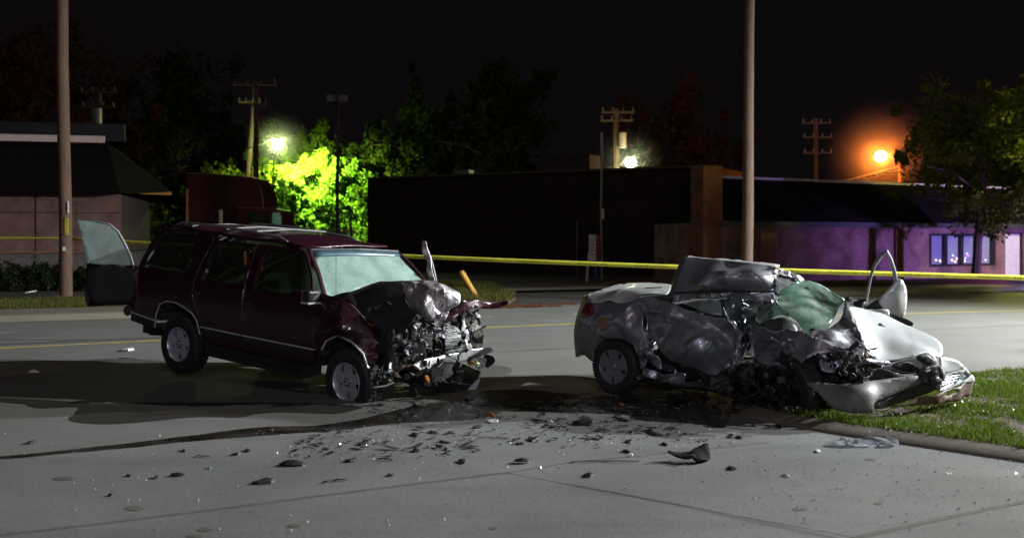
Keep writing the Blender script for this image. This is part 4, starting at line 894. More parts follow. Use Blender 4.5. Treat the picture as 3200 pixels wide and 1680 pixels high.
# rear: frame ring, bumper
p = S.at(412, 965, y=-.9)
bp_ = [Vector((p.x-.02, -.95, .56)), Vector((p.x-.12, -.85, .56)), Vector((p.x-.2, -.4, .56)), Vector((p.x-.22, 0, .56)), Vector((p.x-.2, .4, .56)), Vector((p.x-.12, .85, .56)), Vector((p.x-.02, .95, .56))]
bp_ = [Vector((v.x, v.y, p.z-.02)) for v in bp_]
MB().tube(bp_, .06, 8, flat=1.3).build('rear_bumper', m_blk, suv, smooth=True)
MB().box((re[0].x+.04, 0, re[0].z-.02), (.1, 1.42, .08)).build('roof_header', m_maroon, suv); MB().box((p.x+.05, 0, p.z+.05), (.1, 1.8, .1)).build('load_sill', m_maroon, suv)
# seats
for x, y in ((1.35, -.38), (1.35, .38), (.35, -.38), (.35, .38), (.35, 0)):
    mb = MB().box((x, y, .85), (.5, .46, .16)); mb.box((x-.27, y, 1.14), (.14, .46, .6), Matrix.Rotation(R_(-14), 3, 'Y'), .85); mb.box((x-.33, y, 1.5), (.1, .24, .15)); mb.build('seat', m_seat, suv, bevel=.04)
MB().sphere((1.75, -.42, 1.32), .26, 14, 10, (.5, 1, 1)).build('airbag', m_bag, suv, smooth=True)
MB().box((2.2, 0, 1.1), (.4, 1.5, .24)).build('dashboard', m_blk, suv, bevel=.04)
MB().tube([(1.0, -.86, 1.72), (.98, -.8, 1.3)], .02, 4, flat=.3).build('seat_belt', M('orange belt webbing', (.35, .13, .03), .7), suv)  # webbing coloured orange
# mirror
p = S.at(973, 925, y=-1.05)
mo = MB().box(p, (.12, .19, .14)).build('door_mirror', m_blk, suv, bevel=.03); MB().box(p+Vector((0, -.005, -.075)), (.125, .195, .02)).build('mirror_trim', m_chr, mo); MB().box(p+Vector((-.068, 0, 0)), (.01, .17, .12)).build('mirror_glass', M('mirror glass with painted beacon tint', (.55, .16, .5), .1, .8), mo)  # pinkish reflection of police lights put into the glass colour
# tailgate half swung open to the left
Tg = lambda px, py, Y: S.at(px, py, Y=Y)
hx = 14.35
glass_b = [Tg(237, 685, hx+.25), Tg(290, 690, hx+.15), Tg(343, 703, hx+.08), (Tg(368, 725, hx+.03)), Tg(388, 762, hx), Tg(405, 795, hx), Tg(412, 832, hx-.03), Tg(345, 834, hx+.1), Tg(280, 826, hx+.22), Tg(266, 780, hx+.24), Tg(252, 728, hx+.25)]
td = patch('tailgate_door', [Tg(276, 822, hx+.22), Tg(345, 830, hx+.1), Tg(414, 828, hx-.03), Tg(428, 832, hx-.06), Tg(428, 950, hx-.04), Tg(350, 953, hx+.1), Tg(276, 957, hx+.24), Tg(268, 920, hx+.26), Tg(273, 860, hx+.24)], m_maroon, suv, step=.1, thick=.06, round_=False)
patch('tailgate_glass', glass_b, m_gfrost, td, step=.06, thick=.006, round_=False)
tub = [Tg(276, 830, hx+.22), Tg(266, 780, hx+.24), Tg(252, 728, hx+.25), Tg(237, 685, hx+.25), Tg(290, 688, hx+.15), Tg(343, 701, hx+.08), Tg(370, 724, hx+.03), Tg(390, 760, hx), Tg(407, 795, hx), Tg(418, 832, hx-.03)]
MB().tube(tub, .013, 6).build('glass_frame', m_alloy, td, smooth=True)
patch('inner_trim', [Tg(290, 838, hx+.1), Tg(410, 840, hx-.12), Tg(410, 940, hx-.1), Tg(290, 942, hx+.1)], m_seat, td, step=.12, thick=.04)
# wheels
pr_ = S.at(558, 1075, y=-.93); wheel(suv, pr_.x, -.82, pr_.z, .385, .25, .228, m_alloy)
wheel(suv, pr_.x, .82, pr_.z, .385, .25, .228, m_alloy, side=1)
pf = S.at(1085, 1192, y=-.93); wheel(suv, pf.x, -.82, pf.z, .375, .25, .228, m_alloy, steer=-4, camber=3, squash=.10)
wheel(suv, pf.x-.42, .78, pf.z+.12, .375, .25, .228, m_alloy, side=1)
# crushed front
fen = patch('front_wing', [SS(990, 930), SS(1030, 925), S.at(1075, 935, y=-.92), S.at(1112, 965, y=-.90), S.at(1150, 1010, y=-.86), S.at(1175, 1050, y=-.80), S.at(1185, 1100, y=-.78), S.at(1165, 1165, y=-.84), S.at(1150, 1150, y=-.90), S.at(1135, 1105, y=-.95), S.at(1100, 1068, y=-.98), S.at(1060, 1048, y=-.99), S.at(1025, 1060, y=-.985), S.at(1005, 1090, y=-.97), S.at(990, 1110, y=-.96)],
    m_maroon, suv, inner=[S.at(1030, 990, y=-1.0), S.at(1080, 1000, y=-1.02), S.at(1125, 1040, y=-.93)], step=.035, thick=.008, crum=.03, cs=5, seed=3, edge=.6)
MB().tube([S.at(x, y, y=-.995) for x, y in ((1005, 1092), (1020, 1062), (1058, 1047), (1100, 1068), (1135, 1105), (1150, 1150))], .012, 6).build('wheel_arch_trim', m_chr, suv, smooth=True)
MB().box((pf.x-.05, -.55, .75), (1.0, .3, .5)).build('wheel_housing', m_grime, suv, bevel=.05)
MB().box((pf.x+.1, .0, .85), (.75, .8, .5), Matrix.Rotation(R_(6), 3, 'Y')).build('engine_block', m_grime, suv, bevel=.06)
MB().box((2.42, 0, .95), (.08, 1.6, .6)).build('firewall', m_grime, suv)
patch('far_wing', [(2.5, .93, 1.2), (3.0, .93, 1.15), (3.3, .90, 1.0), (3.35, .88, .7), (3.2, .9, .6), (3.1, .93, .8), (2.9, .94, .88), (2.65, .95, .8), (2.5, .95, .5)], m_maroon, suv, step=.08, crum=.03, seed=5)
H2 = lambda x, y: (900+x/2.253, 700+y/2.253)
def hp(x, y, yl): a, b = H2(x, y); return S.at(a, b, y=yl)
hood_b = [hp(800, 425, -.35), hp(860, 402, -.30), hp(950, 396, -.22), hp(1030, 408, -.15), hp(1110, 435, -.08), hp(1180, 470, 0), hp(1215, 510, .02), hp(1205, 560, -.02), hp(1140, 598, -.08), hp(1125, 640, -.12), hp(1098, 694, -.18), hp(1030, 697, -.26), hp(960, 668, -.32), hp(905, 630, -.38), hp(862, 585, -.42), hp(840, 540, -.42), hp(812, 480, -.40)]
patch('bonnet', hood_b, m_maroonLit, suv, inner=[hp(930, 500, -.46), hp(1000, 470, -.40), hp(1080, 500, -.30), hp(1000, 590, -.36), hp(1060, 560, -.18), hp(950, 580, -.52), hp(1150, 520, -.12)], step=.018, thick=.006, crum=.055, cs=9, seed=21, edge=.7)
patch('bonnet_rear', [ws_bl+Vector((.03, .02, .01)), hp(500, 460, -.62), hp(680, 408, -.45), hp(800, 402, -.32), hp(950, 396, -.15), S.at(1330, 878, y=.7), ws_br+Vector((.03, 0, 0)), ws_br*.5+ws_bl*.5+Vector((.12, 0, .0))], m_maroon, suv, step=.05, thick=.006, crum=.02, seed=4, stiff=1e-2, round_=False)
patch('bonnet_side', [S.at(1012, 936, y=-.80), S.at(1120, 908, y=-.72), S.at(1200, 884, y=-.55), S.at(1262, 884, y=-.44), S.at(1268, 940, y=-.50), S.at(1300, 990, y=-.50), S.at(1250, 1040, y=-.60), S.at(1190, 1030, y=-.72), S.at(1140, 990, y=-.82), S.at(1100, 950, y=-.86), S.at(1055, 932, y=-.86)], M('shade black bonnet underside', (.008, .008, .008), .8), suv, step=.04, thick=.008, crum=.02, seed=24)  # flap blackened to paint the shade under the folded bonnet
patch('bonnet_lip', [hp(1120, 560, .05), hp(1200, 535, .10), hp(1270, 540, .3), hp(1340, 532, .5), hp(1440, 556, .7), hp(1548, 535, .85), hp(1540, 565, .86), hp(1440, 592, .72), hp(1350, 590, .5), hp(1260, 604, .25), hp(1180, 650, .06), hp(1110, 700, -.06), hp(1095, 640, -.04)], m_maroon, suv, step=.03, thick=.006, crum=.02, seed=8)
spike = patch('torn_bonnet_hinge', [hp(942, 130, -.1), hp(955, 114, -.1), hp(972, 122, -.1), hp(990, 190, -.1), hp(1008, 270, -.1), hp(1024, 350, -.1), hp(1036, 408, -.1), hp(998, 408, -.12), hp(975, 320, -.14), hp(950, 210, -.14)], m_maroonLit, suv, inner=[hp(985, 260, -.04)], step=.02, thick=.01, round_=False)
MB().tube([hp(985, 190, -.06), hp(1012, 270, -.06), hp(1032, 350, -.07), hp(1042, 405, -.08)], .016, 6).build('black_strut', m_blk, suv, smooth=True)
Z3 = lambda x, y, yl: S.at(1150+x/4.098, 950+y/4.098, y=yl)
# radiator with fins
rad = MB(); na = 22
for k in range(na):
    t = k/(na-1); l = Z3(980+10*t, 262+375*t, .10); r = Z3(1152+100*t, 245+350*t, .42); mdp = (l+r)/2+Vector((.02, 0, .015*math.sin(k*1.3)))
    rad.tube([l, mdp, r], .0055, 5, flat=.6)
rad.build('radiator_fins', m_chr, suv)['kind'] = 'stuff'
patch('radiator', [Z3(975, 250, .12), Z3(1150, 240, .45), Z3(1262, 600, .45), Z3(985, 645, .12)], m_grime, suv, step=.05, thick=.05, round_=False)
patch('condenser', [Z3(1150, 205, .43), Z3(1220, 235, .55), Z3(1270, 330, .58), Z3(1340, 560, .6), Z3(1260, 585, .45), Z3(1200, 400, .44)], m_chr, suv, step=.025, thick=.01, crum=.03, cs=9, seed=2)
patch('radiator_support', [Z3(1180, 150, .5), Z3(1300, 110, .62), Z3(1420, 120, .72), Z3(1478, 150, .8), Z3(1468, 300, .82), Z3(1474, 540, .84), Z3(1345, 560, .66), Z3(1290, 380, .62)], m_grime, suv, step=.03, thick=.03, crum=.04, cs=7, seed=6)
patch('cross_member', [Z3(1220, 120, .5), Z3(1330, 95, .64), Z3(1430, 140, .76), Z3(1440, 185, .78), Z3(1330, 175, .66), Z3(1230, 165, .52)], m_steel, suv, step=.025, crum=.03, seed=7)
patch('fan_shroud', [Z3(560, 430, -.3), Z3(760, 380, -.1), Z3(860, 400, 0), Z3(940, 480, .08), Z3(960, 640, .08), Z3(800, 700, -.05), Z3(620, 690, -.2), Z3(520, 600, -.32)], m_blk2, suv, step=.03, thick=.02, crum=.05, cs=6, seed=12)
patch('battery_tray', [Z3(805, 290, .0), Z3(880, 265, .05), Z3(968, 262, .1), Z3(978, 430, .1), Z3(900, 400, .04), Z3(830, 350, .0)], m_steel, suv, step=.02, crum=.03, cs=9, seed=14)
patch('headlight_shell', [Z3(470, 520, -.55), Z3(560, 465, -.45), Z3(700, 470, -.3), Z3(720, 560, -.28), Z3(640, 650, -.35), Z3(520, 660, -.5)], m_steel, suv, step=.025, crum=.05, cs=8, seed=15)
# bumper
patch('front_bumper', [Z3(600, 765, -.55), Z3(700, 715, -.4), Z3(800, 685, -.25), Z3(900, 672, -.1), Z3(960, 640, .0), Z3(990, 635, .05), Z3(980, 690, .0), Z3(900, 720, -.1), Z3(850, 760, -.18), Z3(790, 825, -.3), Z3(700, 862, -.42), Z3(650, 830, -.5)], m_chr, suv, step=.02, thick=.01, crum=.012, cs=7, seed=16)
patch('front_bumper_end', [Z3(1000, 650, .1), Z3(1150, 620, .3), Z3(1300, 580, .55), Z3(1450, 560, .75), Z3(1585, 556, .92), Z3(1590, 600, .94), Z3(1500, 640, .84), Z3(1380, 690, .68), Z3(1220, 735, .45), Z3(1100, 700, .25)], m_chr, suv, step=.03, thick=.01, crum=.006, cs=5, seed=17)
patch('bumper_corner', [Z3(1350, 760, .6), Z3(1400, 700, .68), Z3(1480, 685, .8), Z3(1520, 740, .85), Z3(1470, 810, .78), Z3(1400, 830, .68)], m_chr, suv, step=.02, thick=.01, crum=.02, cs=8, seed=18)
patch('fog_housing', [Z3(1510, 690, .84), Z3(1560, 640, .92), Z3(1640, 680, .96), Z3(1640, 760, .96), Z3(1580, 800, .9), Z3(1520, 780, .84)], m_blk2, suv, step=.03, thick=.02, crum=.04, seed=19)
patch('bumper_valance', [Z3(480, 800, -.6), Z3(560, 790, -.52), Z3(640, 830, -.45), Z3(760, 850, -.3), Z3(900, 800, -.05), Z3(1000, 720, .12), Z3(1200, 760, .4), Z3(1360, 830, .62), Z3(1440, 860, .7), Z3(1380, 1000, .6), Z3(1250, 1110, .45), Z3(1050, 1140, .2), Z3(820, 1080, -.1), Z3(700, 1020, -.25), Z3(600, 960, -.4)], m_blk, suv, step=.04, thick=.01, crum=.014, seed=20)
MB().tube([Z3(*a) for a in ((225, 1035, -.80), (300, 960, -.76), (360, 900, -.74), (430, 810, -.70), (490, 778, -.66), (560, 775, -.60), (620, 800, -.55), (665, 850, -.5))], .012, 6, flat=.6).build('bumper_edge_strip', M('orange chrome edge', (.75, .42, .22), .2, .9), suv, smooth=True)  # edge strip given an orange metal colour
MB().tube([Z3(*a) for a in ((-90, 1040, -.93), (60, 1065, -.9), (225, 1045, -.82), (330, 1000, -.74))], .010, 6).build('bent_trim', m_chr, suv, smooth=True)
patch('number_plate_bracket', [Z3(1175, 1180, .35), Z3(1300, 1060, .5), Z3(1418, 950, .62), Z3(1420, 1010, .62), Z3(1370, 1100, .56), Z3(1215, 1265, .38), Z3(1190, 1255, .36)], m_white, suv, step=.03, thick=.008, crum=.008, seed=22)
patch('amber_lamp', [Z3(1275, 735, .5), Z3(1340, 730, .58), Z3(1355, 765, .6), Z3(1300, 780, .52)], m_amber, suv, step=.02, thick=.02); patch('amber_lamp', [Z3(715, 935, -.3), Z3(760, 910, -.25), Z3(790, 1000, -.22), Z3(770, 1005, -.25)], m_amber, suv, step=.02, thick=.02)
patch('amber_lamp', [hp(545, 655, -.7), hp(585, 640, -.66), hp(605, 690, -.66), hp(570, 705, -.7)], m_amber, suv, step=.02, thick=.02)
scrap('engine_debris', suv, S, [(1130, 940, 1400, 1180, -.75, .1), (1160, 1000, 1380, 1180, -.6, .0), (1270, 950, 1500, 1130, -.1, .6), (1040, 950, 1250, 1100, -.6, -.2)], 330, [m_grime, m_blk2, m_grime, m_grime], 5, (.04, .2))
scrap('torn_metal', suv, S, [(1195, 1020, 1330, 1140, -.72, -.4), (1150, 1140, 1230, 1190, -.8, -.6), (1290, 955, 1400, 1050, -.3, .1)], 110, [m_steel, m_chr], 9, (.03, .1))
scrap('hanging_wires', suv, S, [(1170, 1150, 1450, 1230, -.6, .4)], 40, [m_blk], 12, (.1, .3))

# ================================================================= SILVER SEDAN
D = Frame((1.83, 12.35, 0.0), -44)
sed = empty('sedan', D.M, 'crushed silver sedan with folded roof and far door flung open', 'car')
def z3(x, y, yl=None, z=None, xl=None): return D.at(1750+x/2.331, 760+y/2.331, y=yl, z=z, x=xl)
def zA(x, y, yl=None, z=None): return D.at(2200+x/3.38, 780+y/3.38, y=yl, z=z)
def zB(x, y, yl=None, z=None): return D.at(2500+x/4.293, 1050+y/4.293, y=yl, z=z)
def z4(x, y, yl=None, z=None): return D.at(2300+x/2.331, 760+y/2.331, y=yl, z=z)
q = patch('quarter_panel', [z3(205, 405, -.72), z3(320, 425, -.76), z3(430, 436, -.80), z3(520, 425, -.82), z3(598, 392, -.80), z3(612, 470, -.86), z3(600, 560, -.88), z3(612, 650, -.86), z3(640, 760, -.84), z3(622, 880, -.86), z3(590, 920, -.86), z3(560, 820, -.90), z3(510, 735, -.92), z3(430, 692, -.92), z3(340, 688, -.92), z3(285, 664, -.90), z3(215, 615, -.86), z3(150, 560, -.80), z3(170, 500, -.76), z3(188, 450, -.73)],
      m_silver, sed, inner=[z3(300, 540, -.90), z3(420, 520, -.93), z3(500, 600, -.95), z3(540, 500, -.86), z3(480, 480, -.90), z3(560, 680, -.90)], step=.02, thick=.006, crum=.024, cs=6, seed=31, edge=.8)
patch('rear_bumper', [z3(150, 562, -.80), z3(215, 618, -.87), z3(285, 668, -.91), z3(268, 720, -.92), z3(245, 800, -.92), z3(240, 860, -.92), z3(185, 815, -.84), z3(140, 760, -.78), z3(116, 690, -.72), z3(120, 620, -.74)], m_bump, sed, inner=[z3(180, 700, -.88)], step=.035, thick=.01)
patch('rear_panel', [z3(150, 562, -.80), z3(188, 450, -.73), z3(205, 405, -.70), Vector((-.95, -.3, 1.10)), Vector((-.98, .3, 1.12)), Vector((-.85, .72, 1.12)), Vector((-.8, .85, .7)), Vector((-.85, .8, .35)), Vector((-1.08, .3, .30)), Vector((-1.08, -.3, .30)), z3(185, 815, -.80), z3(116, 690, -.72)], m_bump, sed, step=.08, thick=.01, round_=False, stiff=.01)
patch('tail_light', [z3(208, 430, -.75), z3(235, 470, -.80), z3(228, 515, -.83), z3(185, 530, -.80), z3(168, 515, -.77), z3(185, 460, -.745)], m_red, sed, step=.03, thick=.05)
fl = q
mb = MB().tube([z3(328, 580, -.905), z3(328, 580, -.94)], .078, 18); mb.build('fuel_filler_recess', m_brown, sed, smooth=True)
patch('boot_lid', [z3(207, 402, None, 1.10), z3(290, 345, None, 1.14), z3(400, 305, None, 1.17), z3(540, 290, None, 1.18), z3(690, 292, None, 1.18), z3(815, 305, None, 1.18), z3(800, 350, -.1), z3(740, 375, -.45), z3(600, 390, -.72), z3(430, 436, -.80), z3(320, 425, -.77)], m_silverLit, sed, inner=[z3(400, 370, None, 1.17), z3(560, 340, None, 1.19), z3(680, 330, None, 1.20)], step=.04, thick=.01, crum=.008, seed=33)
MB().tube([z3(395, 435, -.76), z3(430, 395, -.6), z3(520, 350, -.4), z3(640, 325, -.25), z3(740, 320, -.1)], .008, 5).build('boot_shut_line', m_blk, sed)
# rear door, crushed inward towards the front
rdS = patch('rear_door', [z3(602, 395, -.84), z3(680, 400, -.82), z3(800, 430, -.80), z3(950, 490, -.78), z3(1110, 535, -.76), z3(1225, 560, -.72), z3(1262, 600, -.66), z3(1275, 680, -.60), z3(1250, 800, -.60), z3(1190, 900, -.66), z3(1130, 975, -.74), z3(1040, 930, -.84), z3(920, 890, -.92), z3(800, 840, -.96), z3(730, 780, -.96), z3(680, 700, -.94), z3(640, 600, -.90), z3(610, 500, -.86)],
      m_silverD, sed, inner=[z3(800, 560, -.93), z3(900, 680, -.98), z3(1050, 700, -.90), z3(1000, 820, -.95), z3(820, 740, -1.0), z3(1150, 640, -.68), z3(1100, 820, -.82), z3(940, 600, -.86)], step=.02, thick=.01, crum=.042, cs=6, seed=35, edge=.8)
MB().box(z3(700, 492, -.88), (.14, .04, .04)).build('handle', m_silver, rdS, bevel=.01); MB().box(z3(785, 510, -.89), (.05, .05, .07)).build('handle', m_silverD, rdS, bevel=.01)
patch('sill', [z3(610, 900, -.86), z3(680, 930, -.88), z3(760, 955, -.9), z3(890, 940, -.9), z3(892, 1015, -.9), z3(800, 1015, -.9), z3(690, 985, -.9), z3(620, 960, -.88)], m_silverD, sed, step=.02, crum=.035, cs=8, seed=36)
patch('door_pillar_skin', [z3(590, 620, -.86), z3(640, 640, -.84), z3(690, 760, -.84), z3(740, 870, -.86), z3(730, 920, -.88), z3(680, 880, -.88), z3(640, 800, -.86), z3(610, 860, -.88), z3(585, 780, -.88)], m_silverD, sed, step=.02, crum=.04, cs=9, seed=37)
patch('floor_sill', [z3(600, 960, -.85), z3(900, 1010, -.8), z3(1150, 1000, -.7), z3(1500, 980, -.6), z3(1700, 1100, -.6), z3(1400, 1130, -.7), z3(1000, 1060, -.8), z3(650, 1020, -.85)], m_grime, sed, step=.05, thick=.05, crum=.05, seed=38)
# folded roof
patch('roof', [z3(815, 350, -.30), z3(850, 250, -.28), z3(880, 170, -.26), z3(905, 108, -.25), z3(1000, 112, -.20), z3(1200, 128, -.12), z3(1400, 148, -.06), z3(1530, 170, -.02), z3(1580, 185, .0), z3(1570, 260, -.05), z3(1545, 330, -.1), z3(1440, 352, -.2), z3(1200, 352, -.3), z3(1000, 352, -.34), z3(900, 350, -.34)],
      m_silver, sed, inner=[z3(1000, 310, -.50), z3(1200, 255, -.46), z3(1400, 215, -.30), z3(1000, 220, -.24), z3(1250, 180, -.14), z3(1250, 320, -.32), z3(1500, 290, -.2)], step=.03, thick=.012, crum=.01, cs=3, seed=39, edge=.8)
patch('roof_top', [z3(905, 106, -.25), z3(1000, 110, -.20), z3(1200, 126, -.12), z3(1400, 146, -.06), z3(1580, 183, .0), z3(1600, 170, .35), z3(1500, 150, .45), z3(1200, 125, .40), z3(960, 105, .30)], m_silverLit, sed, step=.05, thick=.01, crum=.012, seed=40, round_=False)
MB().tube([z3(812, 365, -.32), z3(845, 240, -.30), z3(875, 165, -.28), z3(903, 104, -.26)], .022, 8).build('rear_pillar', m_blk, sed, smooth=True)
patch('roof_rail', [z3(830, 372, -.62), z3(1000, 370, -.6), z3(1200, 362, -.56), z3(1400, 362, -.5), z3(1545, 372, -.42), z3(1550, 430, -.42), z3(1440, 420, -.5), z3(1200, 398, -.56), z3(1000, 402, -.6), z3(830, 425, -.64)], m_silverD, sed, step=.02, thick=.012, crum=.03, cs=8, seed=41)
MB().tube([z3(*a) for a in ((810, 430, -.66), (830, 360, -.6), (1000, 352, -.52), (1200, 346, -.48), (1400, 350, -.4), (1560, 350, -.3))], .016, 6).build('door_seal', m_blk, sed)
patch('rear_door_window', [z3(905, 440, -.70), z3(990, 420, -.70), z3(1170, 420, -.66), z3(1178, 525, -.70), z3(1110, 520, -.74), z3(1000, 480, -.76)], m_gfrost, sed, step=.05, thick=.005, round_=False)
patch('far_window', [Vector((.8, .78, 1.05)), Vector((1.6, .80, 1.0)), Vector((1.55, .62, 1.35)), Vector((.9, .6, 1.38))], m_gfrost, sed, step=.08, thick=.005, round_=False)
MB().tube([z3(1180, 405, -.62), z3(1195, 520, -.62), z3(1250, 640, -.5), z3(1290, 780, -.5)], [.03, .035, .04, .04], 8).build('centre_pillar', m_blk, sed)
# crushed middle
for i, (L, mt) in enumerate((
    (((1230, 560, -.62), (1290, 590, -.56), (1310, 700, -.52), (1290, 830, -.56), (1230, 930, -.62), (1150, 985, -.7), (1180, 880, -.62), (1220, 780, -.58), (1250, 660, -.6)), m_silverD),
    (((1330, 590, -.4), (1390, 610, -.36), (1390, 700, -.38), (1350, 790, -.42), (1290, 900, -.5), (1280, 820, -.5), (1300, 700, -.45)), m_silverD),
    (((1330, 460, -.3), (1420, 500, -.2), (1470, 590, -.16), (1430, 620, -.2), (1380, 560, -.3)), m_steel),
    (((1390, 640, -.45), (1460, 620, -.4), (1600, 625, -.3), (1748, 640, -.2), (1760, 760, -.3), (1740, 880, -.45), (1600, 930, -.55), (1480, 900, -.58), (1400, 800, -.55)), m_silverD),
    (((1400, 700, -.56), (1440, 760, -.6), (1520, 860, -.64), (1500, 905, -.66), (1430, 900, -.64), (1400, 820, -.6)), m_silverLit),
    (((1000, 885, -.78), (1130, 960, -.72), (1240, 900, -.6), (1400, 880, -.55), (1420, 980, -.6), (1200, 1040, -.7), (1050, 1020, -.78)), m_grime))):
    patch(('torn_door_edge', 'pillar_skin', 'bent_bracket', 'front_door', 'door_fold', 'lower_sill')[i], [z3(*a) for a in L], mt, sed, step=.022, thick=.008, crum=.045, cs=7, seed=50+i)
patch('inner_door_panel', [zA(500, 600, .0), zA(690, 590, .05), zA(600, 740, -.05), zA(520, 800, -.1), zA(500, 700, -.05)], m_bag, sed, step=.04, crum=.02, seed=57)
# windscreen
patch('windscreen', [zA(850, 400, .05), zA(960, 345, .25), zA(1060, 325, .45), zA(1200, 365, .55), zA(1340, 440, .66), zA(1480, 530, .8), zA(1430, 600, .60), zA(1380, 720, .35), zA(1290, 850, .12), zA(1180, 880, -.05), zA(1060, 880, -.15), zA(1000, 780, -.15), zA(900, 700, -.2), zA(780, 690, -.3), zA(600, 780, -.45), zA(590, 750, -.45), zA(700, 600, -.3), (zA(780, 490, -.12))],
      m_ggreen, sed, inner=[zA(900, 560, -.05), zA(1100, 560, .12), zA(1100, 450, .3), zA(1300, 620, .4), zA(1000, 660, -.1)], step=.03, thick=.006, crum=.007, cs=3, seed=60, edge=.8)
patch('windscreen_trim', [zA(1050, 318, .46), zA(1200, 358, .57), zA(1480, 520, .82), zA(1470, 538, .8), (zA(1200, 376, .55)), zA(1040, 345, .43)], m_silverLit, sed, step=.03, thick=.012, crum=.008, seed=61, round_=False)
patch('roof_front_edge', [zA(820, 200, .1), zA(870, 215, .15), zA(960, 265, .3), zA(1060, 310, .45), zA(1035, 350, .4), zA(930, 300, .25), zA(820, 260, .08)], m_silverLit, sed, step=.02, thick=.01, crum=.02, cs=9, seed=62)
patch('roof_lining', [zA(700, 200, -.02), zA(830, 260, .1), zA(1000, 345, .35), zA(860, 400, .05), zA(790, 480, -.1), zA(740, 440, -.12), zA(750, 330, -.08)], m_seat, sed, step=.04, crum=.03, seed=63)
scrap('torn_roof_edge', sed, D, [(2410, 828, 2438, 860, -.05, .12)], 40, [m_steel, m_chr, m_amber], 77, (.02, .06))
patch('scuttle_cloth', [zA(620, 800, -.45), zA(700, 730, -.36), zA(860, 720, -.28), zA(1000, 790, -.2), (zA(1040, 880, -.2)), zA(900, 860, -.35), zA(740, 850, -.45)], m_seat, sed, step=.03, crum=.03, seed=64)
MB().sphere(zA(935, 860, -.5), .065, 16, 10, (.8, .9, 1.15)).build('airbag_module', m_bag, sed, smooth=True)
MB().sphere(zA(1160, 890, -.25), .075, 14, 10, (.8, .9, .9)).build('dark_hollow', m_blk2, sed, smooth=True)
patch('front_wing', [zA(520, 800, -.50), zA(700, 850, -.58), zA(900, 900, -.62), zA(1100, 900, -.5), zA(1290, 860, -.3), zA(1440, 720, -.05), zA(1480, 600, .2), zA(1530, 610, .18), zA(1590, 760, -.05), zA(1690, 930, -.25), zA(1690, 1120, -.5), zA(1500, 1110, -.62), zA(1250, 1070, -.75), zA(1100, 1120, -.82), zA(960, 1230, -.85), zA(700, 1230, -.82), zA(560, 1190, -.75), zA(530, 1000, -.62)],
      m_silverD, sed, inner=[zA(900, 1020, -.78), zA(1200, 970, -.62), zA(1400, 900, -.40), zA(700, 1050, -.72), zA(1500, 1000, -.46)], step=.028, thick=.008, crum=.05, cs=4.5, seed=65, edge=.8)
# bonnet
Hd = [z4(815, 470, .25), z4(880, 470, .45), z4(1000, 500, .60), z4(1080, 520, .72), z4(1220, 590, .78), z4(1340, 640, .78), z4(1440, 690, .72), z4(1495, 745, .60), z4(1502, 800, .48), z4(1480, 835, .40), z4(1420, 800, .28), z4(1380, 800, .22), z4(1280, 820, .05), z4(1150, 845, -.12), z4(1000, 838, -.30), z4(930, 740, -.30), z4(900, 650, -.18), z4(850, 550, .05)]
patch('bonnet', Hd, m_silverLit, sed, inner=[z4(1060, 640, .30), z4(1200, 700, .28), z4(1340, 730, .42), z4(1000, 580, .36), z4(960, 680, -.05), z4(1080, 770, .0)], step=.035, thick=.01, crum=.008, cs=3, seed=66, edge=.8)
patch('bonnet_scoop', [z4(1040, 585, .40), z4(1080, 610, .42), z4(1082, 650, .36), z4(1065, 668, .30), z4(1050, 640, .32)], m_seat, sed, step=.03, thick=.03)
patch('bonnet_skirt', [z4(640, 780, -.68), z4(780, 790, -.62), z4(900, 830, -.5), z4(1000, 842, -.34), z4(1150, 850, -.16), z4(1300, 830, .02), z4(1240, 850, -.05), z4(1100, 880, -.22), z4(960, 880, -.4), z4(800, 850, -.56)], m_silverD, sed, step=.03, crum=.02, seed=67)
# nose: headlamp, grille, bumper
zb = zB
hl = patch('headlamp', [zb(1110, 420, -.38), zb(1300, 340, -.22), zb(1500, 290, -.1), zb(1700, 215, .05), zb(1790, 280, .12), zb(1810, 370, .12), zb(1620, 440, .0), zb(1500, 490, -.08), zb(1360, 480, -.18), zb(1210, 450, -.30)], M('scuffed lamp surround', (.34, .34, .33), .35, .3), sed, step=.03, thick=.03, crum=.01, seed=70)
patch('lamp_lens', [zb(1245, 400, -.34), zb(1440, 335, -.18), zb(1590, 430, -.06), zb(1480, 470, -.12), zb(1330, 450, -.24)], m_blk, hl, step=.04, thick=.03); patch('lamp_lens', [zb(1570, 290, -.08), zb(1690, 240, .02), zb(1790, 330, .08), zb(1720, 390, .02)], m_blk2, hl, step=.04, thick=.03)
sp = MB()
for k in range(7): a = zb(1475+k*22, 335+k*16, -.14+.02*k); sp.tube([a, a+Vector((.02, .02, .07))], .007, 5)
sp.build('lamp_reflector', m_chr, hl)['kind'] = 'stuff'
patch('grille_slats', [zb(820, 470, -.6), zb(1080, 430, -.42), zb(1300, 500, -.28), zb(1580, 500, -.08), zb(1100, 590, -.4), zb(830, 600, -.6)], m_blk2, sed, step=.04, thick=.03, crum=.02, seed=71)
for k in range(5): MB().tube([zb(830, 485+k*22, -.63), zb(1050, 450+k*26, -.47), zb(1330, 500+k*10, -.29)], .006, 5).build('grille_slat', m_steel, sed)
patch('far_wing', [z4(1485, 835, .45), z4(1540, 832, .55), z4(1620, 860, .68), z4(1665, 900, .78), z4(1700, 940, .85), z4(1690, 955, .84), z4(1640, 925, .74), z4(1560, 950, .55), z4(1510, 955, .45), z4(1490, 900, .42)], m_silverLit, sed, step=.03, thick=.01, seed=72)
BU = dict(step=.035, thick=.012)
